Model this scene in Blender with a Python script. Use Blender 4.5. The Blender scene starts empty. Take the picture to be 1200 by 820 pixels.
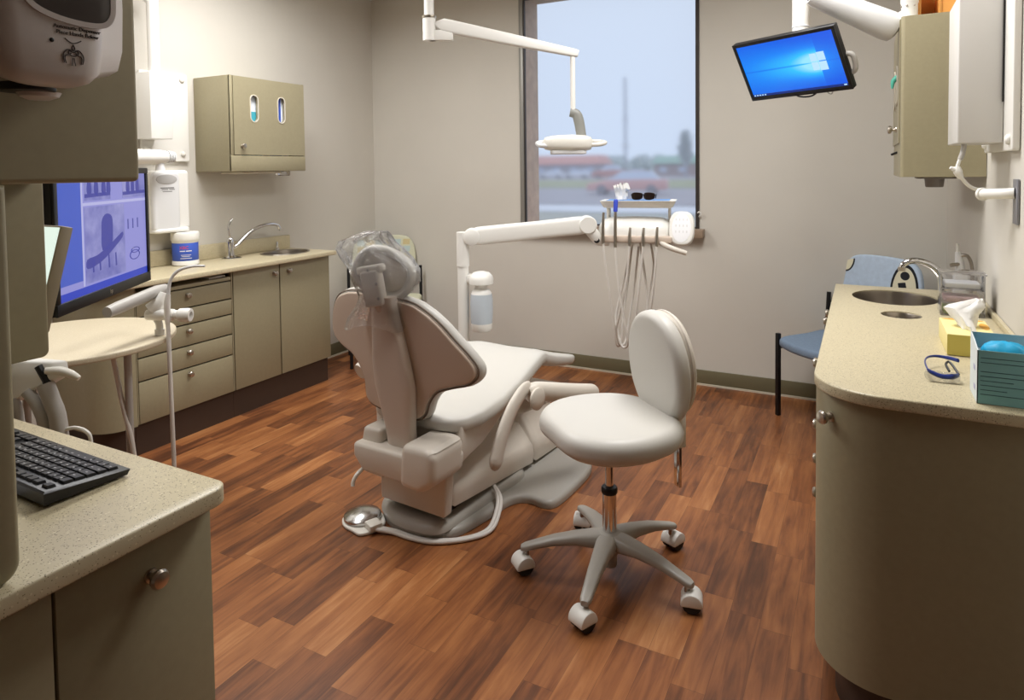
import bpy, bmesh, math, random
from mathutils import Vector, Matrix, noise
random.seed(7)
C = bpy.context.scene.collection
PI = math.pi
rad = math.radians

# ------------------------------------------------------------------ helpers
def lin(c):
    def f(v):
        v /= 255.0
        return v / 12.92 if v <= 0.04045 else ((v + 0.055) / 1.055) ** 2.4
    return (f(c[0]), f(c[1]), f(c[2]), 1.0)

def mat(name, rgb, rough=0.5, metal=0.0, spec=0.5, coat=0.0, trans=0.0, ior=1.45, emit=None, estr=1.0, alpha=1.0, var=0.0, vscale=30.0, bump=0.0, bscale=200.0):
    m = bpy.data.materials.new(name)
    m.use_nodes = True
    nt = m.node_tree
    b = nt.nodes['Principled BSDF']
    b.inputs['Base Color'].default_value = lin(rgb)
    b.inputs['Roughness'].default_value = rough
    b.inputs['Metallic'].default_value = metal
    b.inputs['Specular IOR Level'].default_value = spec
    b.inputs['Coat Weight'].default_value = coat
    b.inputs['Transmission Weight'].default_value = trans
    b.inputs['IOR'].default_value = ior
    b.inputs['Alpha'].default_value = alpha
    if emit:
        b.inputs['Emission Color'].default_value = lin(emit)
        b.inputs['Emission Strength'].default_value = estr
    if var > 0 or bump > 0:
        tc = nt.nodes.new('ShaderNodeTexCoord')
    if var > 0:
        n = nt.nodes.new('ShaderNodeTexNoise')
        n.inputs['Scale'].default_value = vscale
        n.inputs['Detail'].default_value = 4
        nt.links.new(tc.outputs['Object'], n.inputs['Vector'])
        r = nt.nodes.new('ShaderNodeValToRGB')
        k = 1 - var
        c = lin(rgb)
        r.color_ramp.elements[0].position = 0.3
        r.color_ramp.elements[1].position = 0.7
        r.color_ramp.elements[0].color = (c[0]*k, c[1]*k, c[2]*k, 1)
        k = 1 + var
        r.color_ramp.elements[1].color = (min(1, c[0]*k), min(1, c[1]*k), min(1, c[2]*k), 1)
        nt.links.new(n.outputs['Fac'], r.inputs['Fac'])
        nt.links.new(r.outputs['Color'], b.inputs['Base Color'])
    if bump > 0:
        n = nt.nodes.new('ShaderNodeTexNoise')
        n.inputs['Scale'].default_value = bscale
        n.inputs['Detail'].default_value = 3
        nt.links.new(tc.outputs['Object'], n.inputs['Vector'])
        bp = nt.nodes.new('ShaderNodeBump')
        bp.inputs['Strength'].default_value = bump
        bp.inputs['Distance'].default_value = 0.002
        nt.links.new(n.outputs['Fac'], bp.inputs['Height'])
        nt.links.new(bp.outputs['Normal'], b.inputs['Normal'])
    return m

def nb():
    return bmesh.new()

def merge(bm, tmp, M=None):
    if M is not None:
        tmp.transform(M)
    me = bpy.data.meshes.new('tmp')
    tmp.to_mesh(me)
    bm.from_mesh(me)
    bpy.data.meshes.remove(me)
    tmp.free()

def bx(bm, x0, x1, y0, y1, z0, z1, bev=0.0, seg=2, M=None):
    t = nb()
    bmesh.ops.create_cube(t, size=1.0)
    for v in t.verts:
        v.co = Vector(((x0+x1)/2 + v.co.x*(x1-x0), (y0+y1)/2 + v.co.y*(y1-y0), (z0+z1)/2 + v.co.z*(z1-z0)))
    if bev > 0:
        bmesh.ops.bevel(t, geom=list(t.edges), offset=bev, segments=seg, profile=0.5, affect='EDGES')
    merge(bm, t, M)

def loft(bm, rings, cap0=True, cap1=True, closed=True):
    vs = [[bm.verts.new(p) for p in r] for r in rings]
    n = len(rings[0])
    for a, b in zip(vs[:-1], vs[1:]):
        for i in range(n if closed else n-1):
            j = (i+1) % n
            try:
                bm.faces.new((a[i], a[j], b[j], b[i]))
            except ValueError:
                pass
    if cap0:
        bm.faces.new(list(reversed(vs[0])))
    if cap1:
        bm.faces.new(vs[-1])
    bmesh.ops.recalc_face_normals(bm, faces=bm.faces)

def catmull(pts, n=6, closed=False):
    P = [Vector(p) for p in pts]
    out = []
    m = len(P)
    rng = range(m) if closed else range(m-1)
    for i in rng:
        if closed:
            p0, p1, p2, p3 = P[(i-1) % m], P[i], P[(i+1) % m], P[(i+2) % m]
        else:
            p0, p1, p2, p3 = P[max(i-1, 0)], P[i], P[i+1], P[min(i+2, m-1)]
        for k in range(n):
            t = k/n
            out.append(0.5*((2*p1) + (-p0+p2)*t + (2*p0-5*p1+4*p2-p3)*t*t + (-p0+3*p1-3*p2+p3)*t*t*t))
    if not closed:
        out.append(P[-1])
    return out

def tube(bm, pts, r, n=10, smooth=0, flat=1.0, up=None):
    """Round tube along pts; r one radius or a list; flat squeezes the section along its second axis."""
    P = [Vector(p) for p in pts]
    rs = r if isinstance(r, (list, tuple)) else [r]*len(P)
    if smooth:
        Q = catmull([Vector((p.x, p.y, p.z)) for p in P], smooth)
        R = []
        for i in range(len(P)-1):
            for k in range(smooth):
                R.append(rs[i] + (rs[i+1]-rs[i])*k/smooth)
        R.append(rs[-1])
        P, rs = Q, R
    T = []
    for i in range(len(P)):
        a = P[max(i-1, 0)]
        b = P[min(i+1, len(P)-1)]
        T.append((b-a).normalized())
    u = Vector(up) if up else (Vector((0, 0, 1)) if abs(T[0].z) < 0.9 else Vector((1, 0, 0)))
    rings = []
    for i in range(len(P)):
        u = (u - T[i]*u.dot(T[i])).normalized()
        v = T[i].cross(u)
        rings.append([P[i] + u*(rs[i]*math.cos(2*PI*k/n)) + v*(rs[i]*flat*math.sin(2*PI*k/n)) for k in range(n)])
    t = nb()
    loft(t, rings)
    merge(bm, t)

def lathe(bm, prof, n=28, M=None, cap=True):
    t = nb()
    rings = [[(r*math.cos(2*PI*k/n), r*math.sin(2*PI*k/n), z) for k in range(n)] for r, z in prof]
    loft(t, rings, cap, cap)
    merge(bm, t, M)

def ball(bm, c, r, s=(1, 1, 1), n=16, M=None):
    t = nb()
    bmesh.ops.create_uvsphere(t, u_segments=n, v_segments=max(8, n//2), radius=r)
    t.transform(Matrix.Translation(c) @ Matrix.Diagonal((s[0], s[1], s[2], 1)))
    merge(bm, t, M)

def frame(o, z, x=(1, 0, 0)):
    """Matrix placing local z along z and local x near x."""
    z = Vector(z).normalized()
    x = Vector(x)
    x = (x - z*x.dot(z)).normalized()
    y = z.cross(x)
    M = Matrix(((x.x, y.x, z.x, o[0]), (x.y, y.y, z.y, o[1]), (x.z, y.z, z.z, o[2]), (0, 0, 0, 1)))
    return M

def area2(p):
    return sum(p[i][0]*p[(i+1) % len(p)][1] - p[(i+1) % len(p)][0]*p[i][1] for i in range(len(p)))/2

def inset(poly, d):
    n = len(poly)
    out = []
    for i in range(n):
        a, b, c = Vector(poly[i-1]), Vector(poly[i]), Vector(poly[(i+1) % n])
        e1, e2 = (b-a), (c-b)
        if e1.length < 1e-9 or e2.length < 1e-9:
            out.append((b.x, b.y))
            continue
        e1.normalize()
        e2.normalize()
        n1, n2 = Vector((-e1.y, e1.x)), Vector((-e2.y, e2.x))
        m = n1+n2
        k = m.length_squared
        m = m*(2/k) if k > 0.2 else n1
        out.append((b.x+m.x*d, b.y+m.y*d))
    return out

def smoothpoly(pts, n=6):
    q = [(p.x, p.y) for p in catmull([(a, b, 0) for a, b in pts], n, True)]
    return q if area2(q) > 0 else q[::-1]

def rrect(x0, x1, y0, y1, r, n=5):
    out = []
    for cx, cy, a in ((x1-r, y0+r, -90), (x1-r, y1-r, 0), (x0+r, y1-r, 90), (x0+r, y0+r, 180)):
        for k in range(n+1):
            t = rad(a+90*k/n)
            out.append((cx+r*math.cos(t), cy+r*math.sin(t)))
    return out

def ellipse(cx, cy, a, b, n=32):
    return [(cx+a*math.cos(2*PI*k/n), cy+b*math.sin(2*PI*k/n)) for k in range(n)]

def pillow(bm, poly, z0, z1, r=0.01, n=4, dome=0.0, dish=0.0, M=None, r0=None, recess=None):
    """Solid of outline poly from z0 to z1 with rounded rims; dome swells the top."""
    if area2(poly) < 0:
        poly = poly[::-1]
    r0 = r if r0 is None else r0
    rings = [[(x, y, z0+r0*(1-math.cos(rad(90*k/n)))) for x, y in inset(poly, r0*(1-math.sin(rad(90*k/n))))] for k in range(n+1)]
    for k in range(n+1):
        a = rad(90*k/n)
        rings.append([(x, y, z1-r+r*math.sin(a)) for x, y in inset(poly, r*(1-math.cos(a)))])
    cx = sum(p[0] for p in poly)/len(poly)
    cy = sum(p[1] for p in poly)/len(poly)
    if recess:
        rings.append([(x, y, z1) for x, y in inset(poly, r+recess[0])])
        rings.append([(x, y, z1-recess[1]*0.5) for x, y in inset(poly, r+recess[0]+recess[1]*0.25)])
        rings.append([(x, y, z1-recess[1]) for x, y in inset(poly, r+recess[0]+recess[1]*0.6)])
    if dome or dish:
        top = rings[-1]
        for s in (0.85, 0.65, 0.4, 0.15):
            rings.append([(cx+(x-cx)*s, cy+(y-cy)*s, z+dome*(1-s*s)) for x, y, z in top])
    t = nb()
    loft(t, rings)
    merge(bm, t, M)

def prism(bm, poly, z0, z1, M=None, bev=0.0, seg=2):
    t = nb()
    if area2(poly) < 0:
        poly = poly[::-1]
    loft(t, [[(x, y, z0) for x, y in poly], [(x, y, z1) for x, y in poly]])
    if bev > 0:
        bmesh.ops.bevel(t, geom=[e for e in t.edges if e.calc_face_angle(0) > 0.3], offset=bev, segments=seg, profile=0.5, affect='EDGES')
    merge(bm, t, M)

def slab(bm, outer, holes, z0, z1, bev=0.0, M=None):
    """Flat slab with holes."""
    t = nb()
    def ring(p, z):
        vs = [t.verts.new((x, y, z)) for x, y in p]
        es = [t.edges.new((vs[i], vs[(i+1) % len(vs)])) for i in range(len(vs))]
        return vs, es
    if area2(outer) < 0:
        outer = outer[::-1]
    loops = [outer]+holes
    tops, bots = [], []
    for z, store in ((z1, tops), (z0, bots)):
        alle = []
        for p in loops:
            vs, es = ring(p, z)
            store.append(vs)
            alle += es
        bmesh.ops.triangle_fill(t, use_beauty=True, use_dissolve=False, edges=alle)
    for a, b in zip(tops, bots):
        n = len(a)
        for i in range(n):
            j = (i+1) % n
            t.faces.new((a[i], a[j], b[j], b[i]))
    bmesh.ops.recalc_face_normals(t, faces=t.faces)
    if bev > 0:
        o = set(tops[0]) | set(bots[0])
        ed = [e for e in t.edges if ((e.verts[0] in set(tops[0]) and e.verts[1] in set(tops[0])) or (e.verts[0] in set(bots[0]) and e.verts[1] in set(bots[0]))) and e.calc_face_angle(0) > 0.8]
        bmesh.ops.bevel(t, geom=ed, offset=bev, segments=3, profile=0.5, affect='EDGES')
    merge(bm, t, M)

def text(bm, body, size, M, ext=0.0004, align='CENTER'):
    cu = bpy.data.curves.new('txt', 'FONT')
    cu.body = body
    cu.size = size
    cu.extrude = ext
    cu.align_x = align
    o = bpy.data.objects.new('txt', cu)
    C.objects.link(o)
    bpy.context.view_layer.update()
    me = bpy.data.meshes.new_from_object(o.evaluated_get(bpy.context.evaluated_depsgraph_get()))
    t = nb()
    t.from_mesh(me)
    bpy.data.objects.remove(o)
    bpy.data.curves.remove(cu)
    bpy.data.meshes.remove(me)
    merge(bm, t, M)

MAT = {}
def link(name, bm, m, parent=None, angle=38, flat=False):
    me = bpy.data.meshes.new(name)
    bm.to_mesh(me)
    bm.free()
    me.materials.append(m)
    if not flat:
        me.polygons.foreach_set('use_smooth', [True]*len(me.polygons))
        me.set_sharp_from_angle(angle=rad(angle))
    o = bpy.data.objects.new(name, me)
    C.objects.link(o)
    if parent is not None:
        o.parent = parent
    return o

def tag(o, label, cat, group=None):
    o['label'] = label
    o['category'] = cat
    if group:
        o['group'] = group
    return o

def thing(name, label, cat, loc=(0, 0, 0), rotz=0.0, group=None):
    o = bpy.data.objects.new(name, None)
    C.objects.link(o)
    o.location = loc
    o.rotation_euler = (0, 0, rotz)
    o.empty_display_size = 0.05
    tag(o, label, cat, group)
    o['_m'] = [v for r in (Matrix.Translation(loc) @ Matrix.Rotation(rotz, 4, 'Z')).inverted() for v in r]
    return o

def root_of(o):
    while o.parent:
        o = o.parent
    return o

def part(parent, name, bm, m, world=True, label=None, **k):
    """A part; the mesh is given in world coordinates (or the thing's own when world is False)."""
    if world:
        v = list(root_of(parent)['_m'])
        bm.transform(Matrix([v[0:4], v[4:8], v[8:12], v[12:16]]))
    o = link(name, bm, m, parent, **k)
    if label:
        o['label'] = label
    return o

def single(name, bm, m, label, cat, group=None, base=None, **k):
    """A thing that is one mesh; its origin goes to the base of its box."""
    xs = [v.co for v in bm.verts]
    lo = Vector((min(c[i] for c in xs) for i in range(3)))
    hi = Vector((max(c[i] for c in xs) for i in range(3)))
    o_ = Vector(((lo.x+hi.x)/2, (lo.y+hi.y)/2, lo.z))
    bm.transform(Matrix.Translation(-o_))
    o = link(name, bm, m, None, **k)
    o.location = o_
    return tag(o, label, cat, group)

def struct(name, bm, m, parent=None, **k):
    o = link(name, bm, m, parent, **k)
    if parent is None:
        o['kind'] = 'structure'
    return o

def dup(root, loc, rotz=None, label=None):
    r = root.copy()
    C.objects.link(r)
    r.location = loc
    if rotz is not None:
        r.rotation_euler = (0, 0, rotz)
    if label:
        r['label'] = label
    for ch in list(root.children):
        c = ch.copy()
        C.objects.link(c)
        c.parent = r
        for g in list(ch.children):
            d = g.copy()
            C.objects.link(d)
            d.parent = c
    return r

LA, LB, LC, SKY, EXPO = 43.0, 43.0, 21.0, 1.05, 0.06
# ------------------------------------------------------------------ materials
def nodes(m):
    return m.node_tree.nodes, m.node_tree.links

def make_floor():
    m = mat('wood_floor', (140, 80, 48), 0.36)
    N, L = nodes(m)
    b = N['Principled BSDF']
    tc = N.new('ShaderNodeTexCoord')
    sp = N.new('ShaderNodeSeparateXYZ')
    L.new(tc.outputs['Object'], sp.inputs[0])
    def mth(op, a, v=None, c=None):
        n = N.new('ShaderNodeMath')
        n.operation = op
        for i, q in enumerate((a, v, c)):
            if q is None:
                continue
            if isinstance(q, (int, float)):
                n.inputs[i].default_value = q
            else:
                L.new(q, n.inputs[i])
        return n.outputs[0]
    W, LEN = 0.095, 0.46
    xs = mth('DIVIDE', sp.outputs['X'], W)
    row = mth('FLOOR', xs)
    wn = N.new('ShaderNodeTexWhiteNoise')
    wn.noise_dimensions = '1D'
    L.new(row, wn.inputs['W'])
    ys = mth('ADD', mth('DIVIDE', sp.outputs['Y'], LEN), mth('MULTIPLY', wn.outputs['Value'], 7.31))
    col = mth('FLOOR', ys)
    cb = N.new('ShaderNodeCombineXYZ')
    L.new(row, cb.inputs[0])
    L.new(col, cb.inputs[1])
    w2 = N.new('ShaderNodeTexWhiteNoise')
    w2.noise_dimensions = '2D'
    L.new(cb.outputs[0], w2.inputs['Vector'])
    # grain, shifted plank by plank
    gv = N.new('ShaderNodeVectorMath')
    gv.operation = 'MULTIPLY'
    gv.inputs[1].default_value = (34, 2.6, 1)
    L.new(tc.outputs['Object'], gv.inputs[0])
    go = N.new('ShaderNodeVectorMath')
    go.operation = 'MULTIPLY_ADD'
    L.new(w2.outputs['Color'], go.inputs[0])
    go.inputs[1].default_value = (31, 17, 9)
    L.new(gv.outputs[0], go.inputs[2])
    g = N.new('ShaderNodeTexNoise')
    g.inputs['Scale'].default_value = 1.0
    g.inputs['Detail'].default_value = 6
    g.inputs['Roughness'].default_value = 0.62
    g.inputs['Distortion'].default_value = 0.6
    L.new(go.outputs[0], g.inputs['Vector'])
    # broad cloudy figure
    g2v = N.new('ShaderNodeVectorMath')
    g2v.operation = 'MULTIPLY'
    g2v.inputs[1].default_value = (0.3, 1.4, 1)
    L.new(go.outputs[0], g2v.inputs[0])
    g2 = N.new('ShaderNodeTexNoise')
    g2.inputs['Scale'].default_value = 1.0
    g2.inputs['Detail'].default_value = 3
    L.new(g2v.outputs[0], g2.inputs['Vector'])
    tone = mth('ADD', mth('MULTIPLY', w2.outputs['Value'], 0.38), mth('ADD', mth('MULTIPLY', g.outputs['Fac'], 1.0), mth('MULTIPLY', g2.outputs['Fac'], 0.55)))
    tone = mth('SUBTRACT', tone, 0.44)
    rp = N.new('ShaderNodeValToRGB')
    e = rp.color_ramp.elements
    e[0].position, e[0].color = 0.05, lin(FLOOR_COL[0])
    e[1].position, e[1].color = 0.95, lin(FLOOR_COL[4])
    for p, c in ((0.3, FLOOR_COL[1]), (0.5, FLOOR_COL[2]), (0.72, FLOOR_COL[3])):
        q = e.new(p)
        q.color = lin(c)
    L.new(tone, rp.inputs['Fac'])
    # joints
    fx = mth('FRACT', xs)
    fy = mth('FRACT', ys)
    jx = mth('LESS_THAN', fx, 0.012)
    jy = mth('LESS_THAN', fy, 0.003)
    j = mth('MAXIMUM', jx, jy)
    mx = N.new('ShaderNodeMix')
    mx.data_type = 'RGBA'
    L.new(mth('MULTIPLY', j, 0.55), mx.inputs['Factor'])
    L.new(rp.outputs['Color'], mx.inputs['A'])
    mx.inputs['B'].default_value = lin((45, 22, 14))
    L.new(mx.outputs['Result'], b.inputs['Base Color'])
    bp = N.new('ShaderNodeBump')
    bp.inputs['Strength'].default_value = 0.12
    bp.inputs['Distance'].default_value = 0.002
    L.new(g.outputs['Fac'], bp.inputs['Height'])
    L.new(bp.outputs['Normal'], b.inputs['Normal'])
    return m

def make_stone(name, base, dark, light, dens=0.30):
    m = mat(name, base, 0.32)
    N, L = nodes(m)
    b = N['Principled BSDF']
    tc = N.new('ShaderNodeTexCoord')
    last = None
    col = lin(base)
    cur = None
    for sc, thr, c, seed in ((330, dens, dark, 0), (210, dens*0.7, light, 5), (520, dens, dark, 9)):
        mp = N.new('ShaderNodeMapping')
        mp.inputs['Location'].default_value = (seed, seed*2.3, seed*0.7)
        L.new(tc.outputs['Object'], mp.inputs['Vector'])
        v = N.new('ShaderNodeTexVoronoi')
        v.inputs['Scale'].default_value = sc
        L.new(mp.outputs[0], v.inputs['Vector'])
        # one cell in a few is a chip
        s = N.new('ShaderNodeSeparateColor')
        L.new(v.outputs['Color'], s.inputs[0])
        a = N.new('ShaderNodeMath')
        a.operation = 'LESS_THAN'
        L.new(s.outputs[0], a.inputs[0])
        a.inputs[1].default_value = thr
        d = N.new('ShaderNodeMath')
        d.operation = 'LESS_THAN'
        L.new(v.outputs['Distance'], d.inputs[0])
        d.inputs[1].default_value = 0.42
        e = N.new('ShaderNodeMath')
        e.operation = 'MULTIPLY'
        L.new(a.outputs[0], e.inputs[0])
        L.new(d.outputs[0], e.inputs[1])
        f = N.new('ShaderNodeMath')
        f.operation = 'MULTIPLY'
        L.new(e.outputs[0], f.inputs[0])
        f.inputs[1].default_value = 0.75
        mx = N.new('ShaderNodeMix')
        mx.data_type = 'RGBA'
        L.new(f.outputs[0], mx.inputs['Factor'])
        if cur is None:
            mx.inputs['A'].default_value = col
        else:
            L.new(cur, mx.inputs['A'])
        mx.inputs['B'].default_value = lin(c)
        cur = mx.outputs['Result']
    L.new(cur, b.inputs['Base Color'])
    return m

FLOOR_COL = [(62, 38, 26), (100, 60, 37), (134, 82, 48), (158, 102, 60), (182, 128, 82)]
M_floor = make_floor()
M_wall = mat('wall_paint', (209, 204, 194), 0.75, spec=0.3, var=0.015, vscale=3, bump=0.15, bscale=260)
M_ceil = mat('ceiling_white', (235, 233, 228), 0.8)
M_base = mat('vinyl_base', (112, 105, 80), 0.5)
M_lam = mat('khaki_laminate', (154, 145, 117), 0.42, var=0.03, vscale=60)
M_lamin = mat('gap_shade', (40, 34, 26), 0.7)  # drawer carcass coloured dark so the gaps look shaded
M_kick = mat('dark_brown_kick', (66, 50, 40), 0.5)
M_stone = make_stone('speckled_stone', (201, 189, 157), (96, 78, 52), (224, 214, 184), 0.11)
M_nickel = mat('satin_nickel', (196, 188, 176), 0.28, 1.0)
M_chrome = mat('chrome', (225, 225, 226), 0.08, 1.0)
M_steel = mat('brushed_steel', (170, 162, 152), 0.3, 1.0)
M_white = mat('white_plastic', (236, 234, 228), 0.35)
M_enamel = mat('warm_white_enamel', (228, 224, 214), 0.3)
M_dental = mat('dental_plastic', (216, 208, 196), 0.38)
M_vinylw = mat('off_white_vinyl', (205, 202, 195), 0.42, bump=0.06, bscale=400)
M_taupe = mat('taupe_shell', (206, 188, 172), 0.5)
M_spine = mat('pale_taupe_spine', (212, 200, 188), 0.42)
M_grey = mat('grey_plastic', (176, 172, 166), 0.4)
M_greyd = mat('grey_base_casting', (172, 168, 160), 0.35)
M_black = mat('black_plastic', (22, 22, 24), 0.38)
M_keys = mat('black_keys', (34, 34, 36), 0.45)
M_hose = mat('grey_hose', (222, 217, 210), 0.45)
M_blue = mat('blue_plastic', (40, 70, 175), 0.35)
M_dkblue = mat('dark_blue_frame', (32, 52, 130), 0.3)
M_clear = mat('clear_acrylic', (240, 240, 240), 0.06, trans=1.0, ior=1.3)
M_paper = mat('white_paper', (240, 238, 234), 0.8)
M_rubber = mat('dark_rubber', (38, 35, 33), 0.7)

def make_film(name, rgb, a, rough=0.12, wr=0.0):
    """Clear plastic sheet: mostly see-through, with gloss and a little white."""
    m = bpy.data.materials.new(name)
    m.use_nodes = True
    N, L = nodes(m)
    N.clear()
    out = N.new('ShaderNodeOutputMaterial')
    tr = N.new('ShaderNodeBsdfTransparent')
    tr.inputs['Color'].default_value = (0.97, 0.97, 0.97, 1)
    gl = N.new('ShaderNodeBsdfGlossy')
    gl.inputs['Roughness'].default_value = rough
    gl.inputs['Color'].default_value = (1, 1, 1, 1)
    df = N.new('ShaderNodeBsdfDiffuse')
    df.inputs['Color'].default_value = lin(rgb)
    tl = N.new('ShaderNodeBsdfTranslucent')
    tl.inputs['Color'].default_value = lin(rgb)
    ad = N.new('ShaderNodeMixShader')
    ad.inputs[0].default_value = 0.5
    L.new(df.outputs[0], ad.inputs[1])
    L.new(tl.outputs[0], ad.inputs[2])
    m1 = N.new('ShaderNodeMixShader')
    m1.inputs[0].default_value = a
    L.new(tr.outputs[0], m1.inputs[1])
    L.new(ad.outputs[0], m1.inputs[2])
    fr = N.new('ShaderNodeFresnel')
    fr.inputs['IOR'].default_value = 1.45
    m2 = N.new('ShaderNodeMixShader')
    L.new(fr.outputs[0], m2.inputs[0])
    L.new(m1.outputs[0], m2.inputs[1])
    L.new(gl.outputs[0], m2.inputs[2])
    L.new(m2.outputs[0], out.inputs['Surface'])
    if wr:
        tc = N.new('ShaderNodeTexCoord')
        n = N.new('ShaderNodeTexNoise')
        n.inputs['Scale'].default_value = 38
        n.inputs['Detail'].default_value = 3
        n.inputs['Distortion'].default_value = 1.2
        L.new(tc.outputs['Object'], n.inputs['Vector'])
        bp = N.new('ShaderNodeBump')
        bp.inputs['Strength'].default_value = wr
        bp.inputs['Distance'].default_value = 0.01
        L.new(n.outputs['Fac'], bp.inputs['Height'])
        for q in (gl, df, fr):
            L.new(bp.outputs['Normal'], q.inputs['Normal'])
    return m

M_bag = make_film('clear_bag_film', (242, 242, 240), 0.17, 0.14, 1.0)
M_satin = mat('satin_chrome', (205, 205, 205), 0.22, 1.0)
def make_pane():
    """Rain-wet window glass: clear, slightly blurring, with outdoor haze mixed in as a pale veil."""
    m = bpy.data.materials.new('hazed_wet_pane')
    m.use_nodes = True
    N, L = nodes(m)
    N.clear()
    out = N.new('ShaderNodeOutputMaterial')
    tr = N.new('ShaderNodeBsdfTransparent')
    rf = N.new('ShaderNodeBsdfRefraction')
    rf.inputs['IOR'].default_value = 1.05
    rf.inputs['Roughness'].default_value = 0.27
    tl = N.new('ShaderNodeBsdfTranslucent')  # translucent share imitates the haze over the view outside
    tl.inputs['Color'].default_value = lin((226, 228, 236))
    m1 = N.new('ShaderNodeMixShader')
    m1.inputs[0].default_value = 1.0
    L.new(tr.outputs[0], m1.inputs[1])
    L.new(rf.outputs[0], m1.inputs[2])
    m2 = N.new('ShaderNodeMixShader')
    m2.inputs[0].default_value = 0.20
    L.new(m1.outputs[0], m2.inputs[1])
    L.new(tl.outputs[0], m2.inputs[2])
    L.new(m2.outputs[0], out.inputs['Surface'])
    return m
M_pane = make_pane()
M_acryl = make_film('acrylic_sheet', (225, 222, 226), 0.16, 0.06)
M_lens = make_film('clear_lens', (200, 205, 205), 0.10, 0.05)
# ------------------------------------------------------------------ the room
XL, XR, YW, YN, ZC = -3.71, 0.42, 4.53, -4.0, 2.9
WX0, WX1, WZ0, WZ1 = -2.268, -0.985, 1.05, 2.74
b = nb(); bx(b, XL-0.1, 2.7, YN-0.1, YW+0.1, -0.1, 0.0)
struct('floor', b, M_floor, flat=True)
b = nb(); bx(b, XL-0.1, 2.7, YN-0.1, YW+0.1, ZC, ZC+0.1)
struct('ceiling', b, M_ceil, flat=True)
b = nb(); bx(b, XL-0.12, XL, YN-0.1, YW, 0, ZC)
struct('wall_left', b, M_wall, flat=True)
b = nb(); bx(b, XR, XR+0.12, 1.6, YW, 0, ZC)
struct('wall_right', b, M_wall, flat=True)
b = nb(); bx(b, XL, 2.6, YN-0.12, YN, 0, ZC)
struct('wall_front', b, M_wall, flat=True)
b = nb(); bx(b, 2.6, 2.7, YN, YW, 0, ZC)
struct('wall_corridor', b, M_wall, flat=True)
b = nb(); bx(b, XR+0.12, 2.6, YW-0.1, YW, 0, ZC)
struct('wall_corridor_end', b, M_wall, flat=True)
b = nb()
t = nb()
loopo = [(XL-0.12, 0), (XR+0.12, 0), (XR+0.12, ZC), (XL-0.12, ZC)]
loopi = [(WX0, WZ0), (WX1, WZ0), (WX1, WZ1), (WX0, WZ1)]
slab(b, loopo, [loopi], 0, 0.02, M=Matrix(((1, 0, 0, 0), (0, 0, -1, YW+0.02), (0, 1, 0, 0), (0, 0, 0, 1))))
struct('wall_back', b, M_wall, flat=True)
# outer brick reveal beyond the pane
M_brick = mat('brown_reveal', (200, 176, 154), 0.8, var=0.12, vscale=14)
b = nb()
slab(b, [(WX0-0.5, -0.3), (WX1+0.5, -0.3), (WX1+0.5, ZC), (WX0-0.5, ZC)], [[(WX0+0.001, WZ0-0.03), (WX1-0.0, WZ0-0.03), (WX1-0.0, WZ1), (WX0+0.001, WZ1)]], 0, 0.234, M=Matrix(((1, 0, 0, 0), (0, 0, -1, YW+0.255), (0, 1, 0, 0), (0, 0, 0, 1))))
struct('wall_outside', b, M_brick, flat=True)
# window: metal frame, gasket, pane, sill
M_alu = mat('grey_metal_frame', (150, 148, 142), 0.4, 0.3)
M_bronze = mat('dark_bronze_frame', (62, 56, 52), 0.45, 0.3)
b = nb()
bx(b, WX0-0.036, WX0-0.002, YW-0.012, YW+0.01, WZ0, WZ1, 0.003)
fr = struct('window_1', b, M_alu)
b = nb()
bx(b, WX0-0.002, WX0+0.008, YW-0.006, YW+0.016, WZ0, WZ1)
bx(b, WX1-0.010, WX1+0.014, YW-0.008, YW+0.016, WZ0, WZ1)
bx(b, WX0+0.008, WX1-0.010, YW-0.002, YW+0.016, WZ0, WZ0+0.010)
bx(b, WX0+0.008, WX1-0.010, YW-0.002, YW+0.016, WZ1-0.02, WZ1)
link('gasket', b, M_bronze, fr)
b = nb(); b.faces.new([b.verts.new(p) for p in ((WX0+0.008, YW+0.012, WZ0+0.010), (WX1-0.010, YW+0.012, WZ0+0.010), (WX1-0.010, YW+0.012, WZ1-0.02), (WX0+0.008, YW+0.012, WZ1-0.02))])
link('pane', b, M_pane, fr, flat=True)
M_sill = mat('brown_stone_sill', (150, 130, 110), 0.45, var=0.08, vscale=60)
b = nb(); bx(b, WX0-0.05, WX1+0.052, YW-0.075, YW-0.0005, 0.992, 1.05, 0.006)
link('window_sill', b, M_sill, fr)
# bases
b = nb(); bx(b, XL, XR, YW-0.012, YW-0.0005, 0.012, 0.102, 0.003)
struct('baseboard_back', b, M_base)
b = nb(); bx(b, XL+0.0005, XL+0.012, 3.53, YW-0.012, 0.012, 0.102, 0.003)
struct('baseboard_left', b, M_base)
M_caulk = mat('pale_floor_edge', (205, 196, 176), 0.5)
b = nb(); bx(b, XL+0.0005, XR, YW-0.018, YW-0.0005, 0, 0.012); bx(b, XL+0.0005, XL+0.018, 3.53, YW-0.018, 0, 0.012)
struct('trim_1', b, M_caulk)
b = nb(); bx(b, XR-0.012, XR-0.0005, 3.46, YW-0.018, 0.012, 0.102, 0.003)
struct('baseboard_right', b, M_base)

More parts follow.
